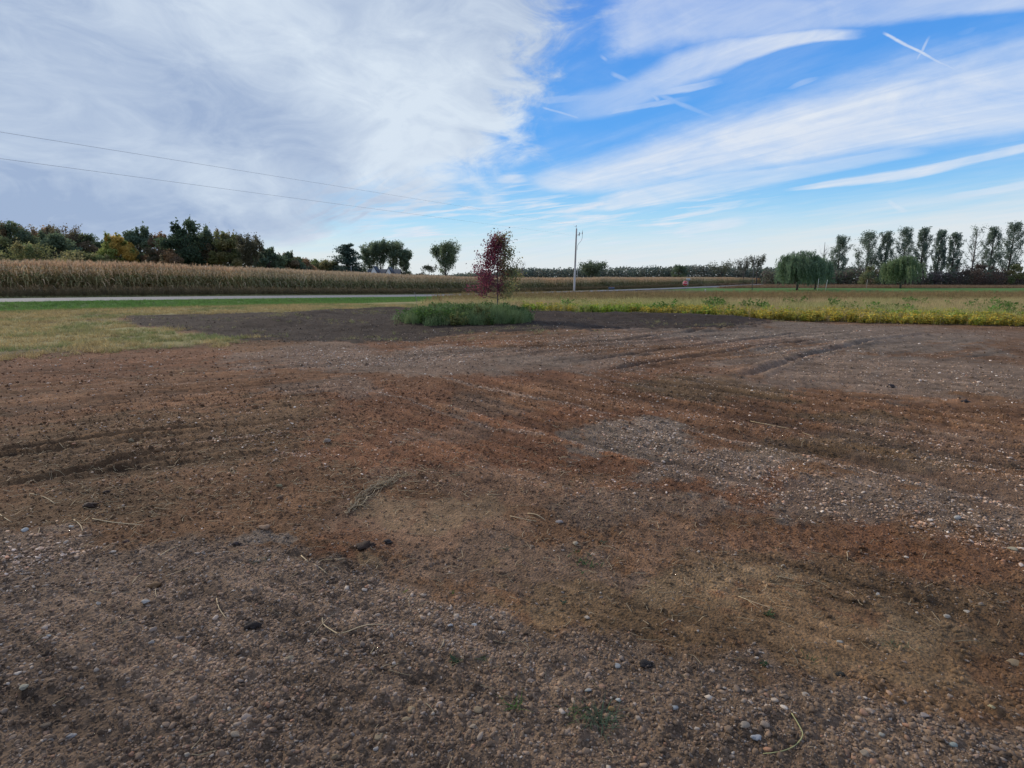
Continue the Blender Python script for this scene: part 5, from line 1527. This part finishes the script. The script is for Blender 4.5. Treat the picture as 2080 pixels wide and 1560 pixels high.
for i, (px, py, w, c, lab) in enumerate(CL):
    x, y, z = ground_at(px, py); ca = (math.cos(PITCH) * y + math.sin(PITCH) * (CH - z)); s = w / F * ca / 2
    mb = MB(); r = np.random.default_rng(700 + i)
    for k in range(9):
        V, T = ICO2; V = V.copy()
        for q, a in ((2.0, .3), (5, .22), (11, .14)):
            d = r.normal(size=(3, 3)) * q; V *= 1 + a * np.sin(V @ d.T + r.random(3) * 6).mean(1)[:, None] * 1.6
        f = 1.0 if k == 0 else .25 + .35 * r.random(); a = r.random() * 6.28; off = 0 if k == 0 else .8
        mb.add(V * np.array([1, .8, .55]) * f * .8 + np.array([math.cos(a) * off, math.sin(a) * off * .7, .12 * f]), T=T, col=np.array(c) * (.7 + .6 * r.random()))
    o = mb.obj('clod', STONE, None, (x, y, z + s * .1), label=lab, category='clod'); o.scale = (s, s, s)

STRAWC = (.50, .38, .22)


def straw(pts, w, lab, c=STRAWC, lift=.006, name='straw_stalk'):
    Q = [ground_at(*p) for p in pts]; ca = math.cos(PITCH) * Q[0][1] + math.sin(PITCH) * CH; r = max(w / F * ca / 2 * .55, .0014)
    Q = smooth_pl([(a, b, c_ + r + lift * math.sin(i / max(1, len(Q) - 1) * 3.14)) for i, (a, b, c_) in enumerate(Q)], 3)
    m = MB(); m.tube(Q, r, r * .7, 5, col=c); o = m.obj(name, STONE, None); o['label'] = lab; o['category'] = 'straw'; return o


straw([(655, 1256), (657, 1270), (672, 1282), (694, 1290), (745, 1272), (803, 1271)], 5, 'long bent pale straw stalk in the middle of the lower gravel')
straw([(634, 1292), (657, 1268), (680, 1245)], 2.5, 'thin straw crossing the elbow of the long bent stalk')
straw([(440, 1216), (445, 1238), (460, 1258)], 4, 'short bent straw left of the long bent stalk')
straw([(612, 1130), (626, 1142)], 5, 'short thick straw above the red patch')
straw([(638, 1147), (650, 1156), (664, 1166)], 4, 'short straw just below right of the thick one')
straw([(645, 1150), (655, 1140), (700, 1136)], 3, 'thin forked straw right of the short thick ones')
straw([(318, 1135), (340, 1122), (367, 1108)], 4, 'straight straw on the brown soil at the left')
straw([(338, 1170), (362, 1164), (388, 1152)], 3, 'curved straw below the straight one at the left')
straw([(268, 1186), (277, 1176), (286, 1168)], 3, 'tiny slanted straw in the left gravel')
straw([(318, 1190), (316, 1204), (318, 1214)], 2.5, 'upright thin straw beside the rusty clod')
straw([(184, 1200), (196, 1205), (212, 1206)], 3, 'small straw lying near the left gravel')
straw([(1500, 1212), (1530, 1226), (1570, 1237)], 3.5, 'long straight straw on the ochre soil at the right')
straw([(1512, 1216), (1524, 1226), (1542, 1236)], 3, 'shorter straw lying against the long straight one')
straw([(1608, 1450), (1622, 1475), (1630, 1498), (1612, 1520), (1582, 1530), (1550, 1532)], 4.5, 'long curved green-yellow straw in the lower right gravel', (.36, .34, .15))
straw([(1640, 1518), (1665, 1516)], 3.5, 'short straw right of the long curved one')
straw([(188, 1055), (230, 1064), (290, 1068)], 5, 'long pale straw strand above the left gravel')
straw([(150, 1056), (164, 1070), (168, 1080)], 4, 'curled straw strand left of the long pale one')
straw([(0, 1046), (12, 1056), (24, 1062)], 4, 'straw strand at the left edge of the picture')
straw([(60, 1003), (90, 1012), (112, 1024)], 4, 'straw strand above the wide dark clod at the left')
straw([(1576, 1171), (1595, 1176), (1613, 1178)], 3.5, 'short pale straw in the brown soil right of the red patch')
straw([(1750, 1172), (1782, 1176), (1838, 1188)], 2.2, 'thin long straw on dark soil at the right')
straw([(1721, 1202), (1728, 1208), (1736, 1213)], 3, 'small straw left of the thin long one at the right')
straw([(1720, 1122), (1721, 1130), (1721, 1140)], 3, 'short upright straw on the brown soil at the right')
straw([(1036, 1049), (1060, 1056), (1090, 1060)], 3.5, 'pale straw on the red soil right of the straw bundle')
straw([(1072, 1044), (1090, 1048), (1108, 1058)], 4, 'curved straw next to the pale one on the red soil')
straw([(852, 1421), (870, 1436), (884, 1450)], 4, 'curved brown straw left of the small green sprout', (.30, .24, .15))
straw([(902, 1300), (900, 1312), (890, 1322)], 4, 'short thick curved straw in the upper gravel', (.38, .30, .18))
straw([(758, 1486), (766, 1478), (772, 1470)], 3, 'tiny straw above the rounded tan stone')
straw([(1236, 1524), (1242, 1530), (1247, 1537)], 3, 'tiny straw near the lower edge right of the middle')
straw([(1524, 856), (1580, 868), (1610, 874), (1660, 890)], 2.5, 'long thin straw stretched over the grey dirt at the right')

# straw litter
def litter(name, n, reg, label, L=(.03, .12), w=.0022, seed=1, cols=STRAWC):
    r = np.random.default_rng(seed); mb = MB()
    for k in range(n):
        px, py, rx, ry = reg[r.integers(len(reg))]; ppx, ppy = px + r.normal() * rx, py + r.normal() * ry
        if ppy < 690 or ppy > 1600: continue
        x, y = Pflat(ppx, ppy); mb_l = (L[0] + (L[1] - L[0]) * r.random() ** 1.5); a = r.normal() * .5 + (0 if r.random() < .7 else 1.5); d = np.array([math.cos(a), math.sin(a)]) * mb_l
        P0 = np.array([x, y]) - d / 2; P2 = P0 + d; P1 = (P0 + P2) / 2 + r.normal(size=2) * mb_l * .12; pts = np.array([P0, P1, P2])
        mb_.append((pts, np.array(cols) * (.55 + .6 * r.random()), w * (.7 + .6 * r.random()) * max(1, y / 3.2), r.random(3) * .02))
    allp = np.vstack([q[0] for q in mb_]); z, _ = yz(allp[:, 0], allp[:, 1]); z = z.reshape(-1, 3)
    for i, (pts, c, ww, up) in enumerate(mb_):
        p = np.column_stack([pts, z[i] + ww + up * .6]); V, Q, T = tube(p, ww, ww * .6, 3, cap=False); mb.add(V, Q, col=c)
    mb.obj(name, STONE, kind='stuff', label=label); mb_.clear()


mb_ = []
litter('straw_litter', 1500, [(150, 1050, 120, 30), (450, 930, 200, 40), (600, 960, 150, 50), (780, 960, 90, 30), (850, 1030, 140, 40), (420, 1000, 200, 60), (250, 980, 150, 50), (1100, 950, 120, 40), (1150, 1080, 250, 60), (1650, 1200, 260, 80), (700, 890, 120, 20), (1250, 1150, 250, 60), (80, 960, 80, 60)], 'scattered bits of dry straw on the dirt', (.025, .11), .0016, 3)
litter('dry_stalk_litter', 500, [(300, 745, 200, 20), (300, 800, 250, 40), (1300, 850, 500, 80), (600, 690, 250, 10), (1000, 1300, 500, 120)], 'sparse dry stalk bits farther out on the dirt', (.03, .12), .0015, 4, (.34, .27, .16))


def bundle():
    x0, y0, z0 = ground_at(785, 985); t = MB(); r = np.random.default_rng(5)
    path = np.array([ground_at(*p) for p in ((700, 1046), (722, 1030), (745, 1008), (768, 990), (795, 978), (825, 968))]); path = np.array(smooth_pl([tuple(p) for p in path], 6)); n = len(path)
    for k in range(60):
        i0 = r.integers(0, n - 8); i1 = min(n - 1, i0 + r.integers(5, 16)); seg = path[i0:i1:2].copy()
        if len(seg) < 2: continue
        wd = .022 * np.sin(np.linspace(i0, i1, len(seg)) / n * math.pi) ** 2 + .006; seg[:, 1] += r.normal() * wd * 1.2 + r.normal(size=len(seg)) * .006; seg[:, 0] += r.normal() * wd; seg[:, 2] += .006 + abs(r.normal()) * wd * .8 * np.sin(np.linspace(.2, 2.9, len(seg)))
        c = 1.25 * np.array([(.42, .31, .18), (.24, .18, .11), (.52, .40, .24), (.36, .28, .17), (.18, .13, .08)][r.integers(5)]) * (.7 + .5 * r.random()); t.tube(seg - np.array([x0, y0, z0]) + r.normal(size=seg.shape) * .013, .0024, .0015, 4, col=c * .8)
    for k in range(70):
        i = r.integers(4, n); p = path[i] + np.array([0, 0, .01]); a = r.random() * 6.28; L = .04 + .10 * r.random(); q = p + np.array([math.cos(a) * L, math.sin(a) * L, .03 * r.random()]); t.tube([p - np.array([x0, y0, z0]), (p + q) / 2 + np.array([0, 0, .012]) - np.array([x0, y0, z0]), q - np.array([x0, y0, z0])], .0022, .0015, 3, col=np.array((.40, .30, .17)) * (.6 + .6 * r.random()))
    o = t.obj('straw_bundle', STONE, None, (x0, y0, z0)); o['label'] = 'tangled bundle of dead grass and straw on the dirt left of the middle'; o['category'] = 'straw bundle'


bundle()


def weed(px, py, w, h, lab, kind='grass', col=(.075, .13, .045), n=26, seed=0):
    x, y, z = ground_at(px, py); ca = (math.cos(PITCH) * y + math.sin(PITCH) * (CH - z)); R = w / F * ca / 2; H = h / F * ca; r = np.random.default_rng(seed + int(px)); mb = MB()
    for k in range(n):
        a = r.random() * 6.28; b = r.normal(size=2) * R * .45
        if kind == 'grass': blade(mb, (b[0], b[1], -.003), a, H * (.6 + .6 * r.random()), .9 + r.random(), max(.0035, R * .07), np.array(col) * (.6 + .9 * r.random()), 3, np.array(col) * 1.2)
        else:
            u = np.array([math.cos(a), math.sin(a), .5 * r.random()]); v = np.array([-math.sin(a), math.cos(a), .2 * r.normal()]); leafq(mb, (b[0] * .5, b[1] * .5, H * .5 * r.random()), u, v, R * (.4 + .7 * r.random()), R * .35, np.array(col) * (.6 + .8 * r.random()))
    o = mb.obj('weed', LEAF, None, (x, y, z), label=lab, category='weed', group='small weeds on the dirt yard')


weed(1045, 1440, 28, 26, 'small upright green sprout in the lower middle gravel', col=(.09, .18, .04), n=16)
weed(1168, 1452, 46, 26, 'left part of the pair of grass tufts in the lower gravel', n=24)
weed(1222, 1468, 76, 34, 'largest grey-green grass tuft in the lower gravel', col=(.10, .14, .08), n=46)
weed(1552, 1350, 22, 14, 'dark green rosette where gravel meets olive soil', 'leaf', (.035, .07, .03), 22)
weed(1563, 1250, 24, 12, 'small green weed below the long straight straw', 'leaf', (.09, .13, .05), 18)
weed(1820, 1312, 56, 14, 'spreading pale green weed on the olive soil at the right', 'grass', (.14, .15, .08), 34)
weed(1645, 1340, 50, 12, 'faint sprawling weed right of the dark rosette', 'grass', (.07, .11, .045), 22)
weed(535, 1139, 34, 10, 'grey-green sprawling weed near the red patch at the left', 'grass', (.10, .14, .08), 24)
weed(824, 1204, 12, 12, 'tiny bright green sprout on the edge of the gravel', 'leaf', (.16, .24, .04), 9)
weed(921, 1206, 12, 10, 'tiny bright green sprout right of the first on the gravel edge', 'leaf', (.16, .24, .04), 8)
weed(1145, 1226, 18, 12, 'dark blue-green weed on the ochre soil', 'leaf', (.05, .085, .05), 16)
weed(1168, 1120, 16, 12, 'small green weed just below the pale rounded stone', 'grass', (.08, .13, .05), 14)
weed(1225, 1105, 18, 12, 'small blue-green weed right of the pale rounded stone', 'leaf', (.07, .11, .06), 14)
weed(1190, 1140, 80, 10, 'thin creeping grass on the bare tan soil', 'grass', (.08, .13, .05), 30)
weed(1028, 1116, 14, 10, 'small grey-green sprout left of the brown stone on bare soil', 'grass', (.10, .14, .08), 12)
weed(982, 1338, 18, 12, 'faint green sprout in the upper gravel', 'grass', (.09, .15, .05), 12)
weed(922, 1347, 34, 12, 'dull green weed left of the faint sprout in the gravel', 'leaf', (.06, .09, .045), 18)
weed(1575, 1176 - 60, 10, 8, 'tiny weed on the brown soil right of the red patch', 'grass', (.08, .12, .05), 8)
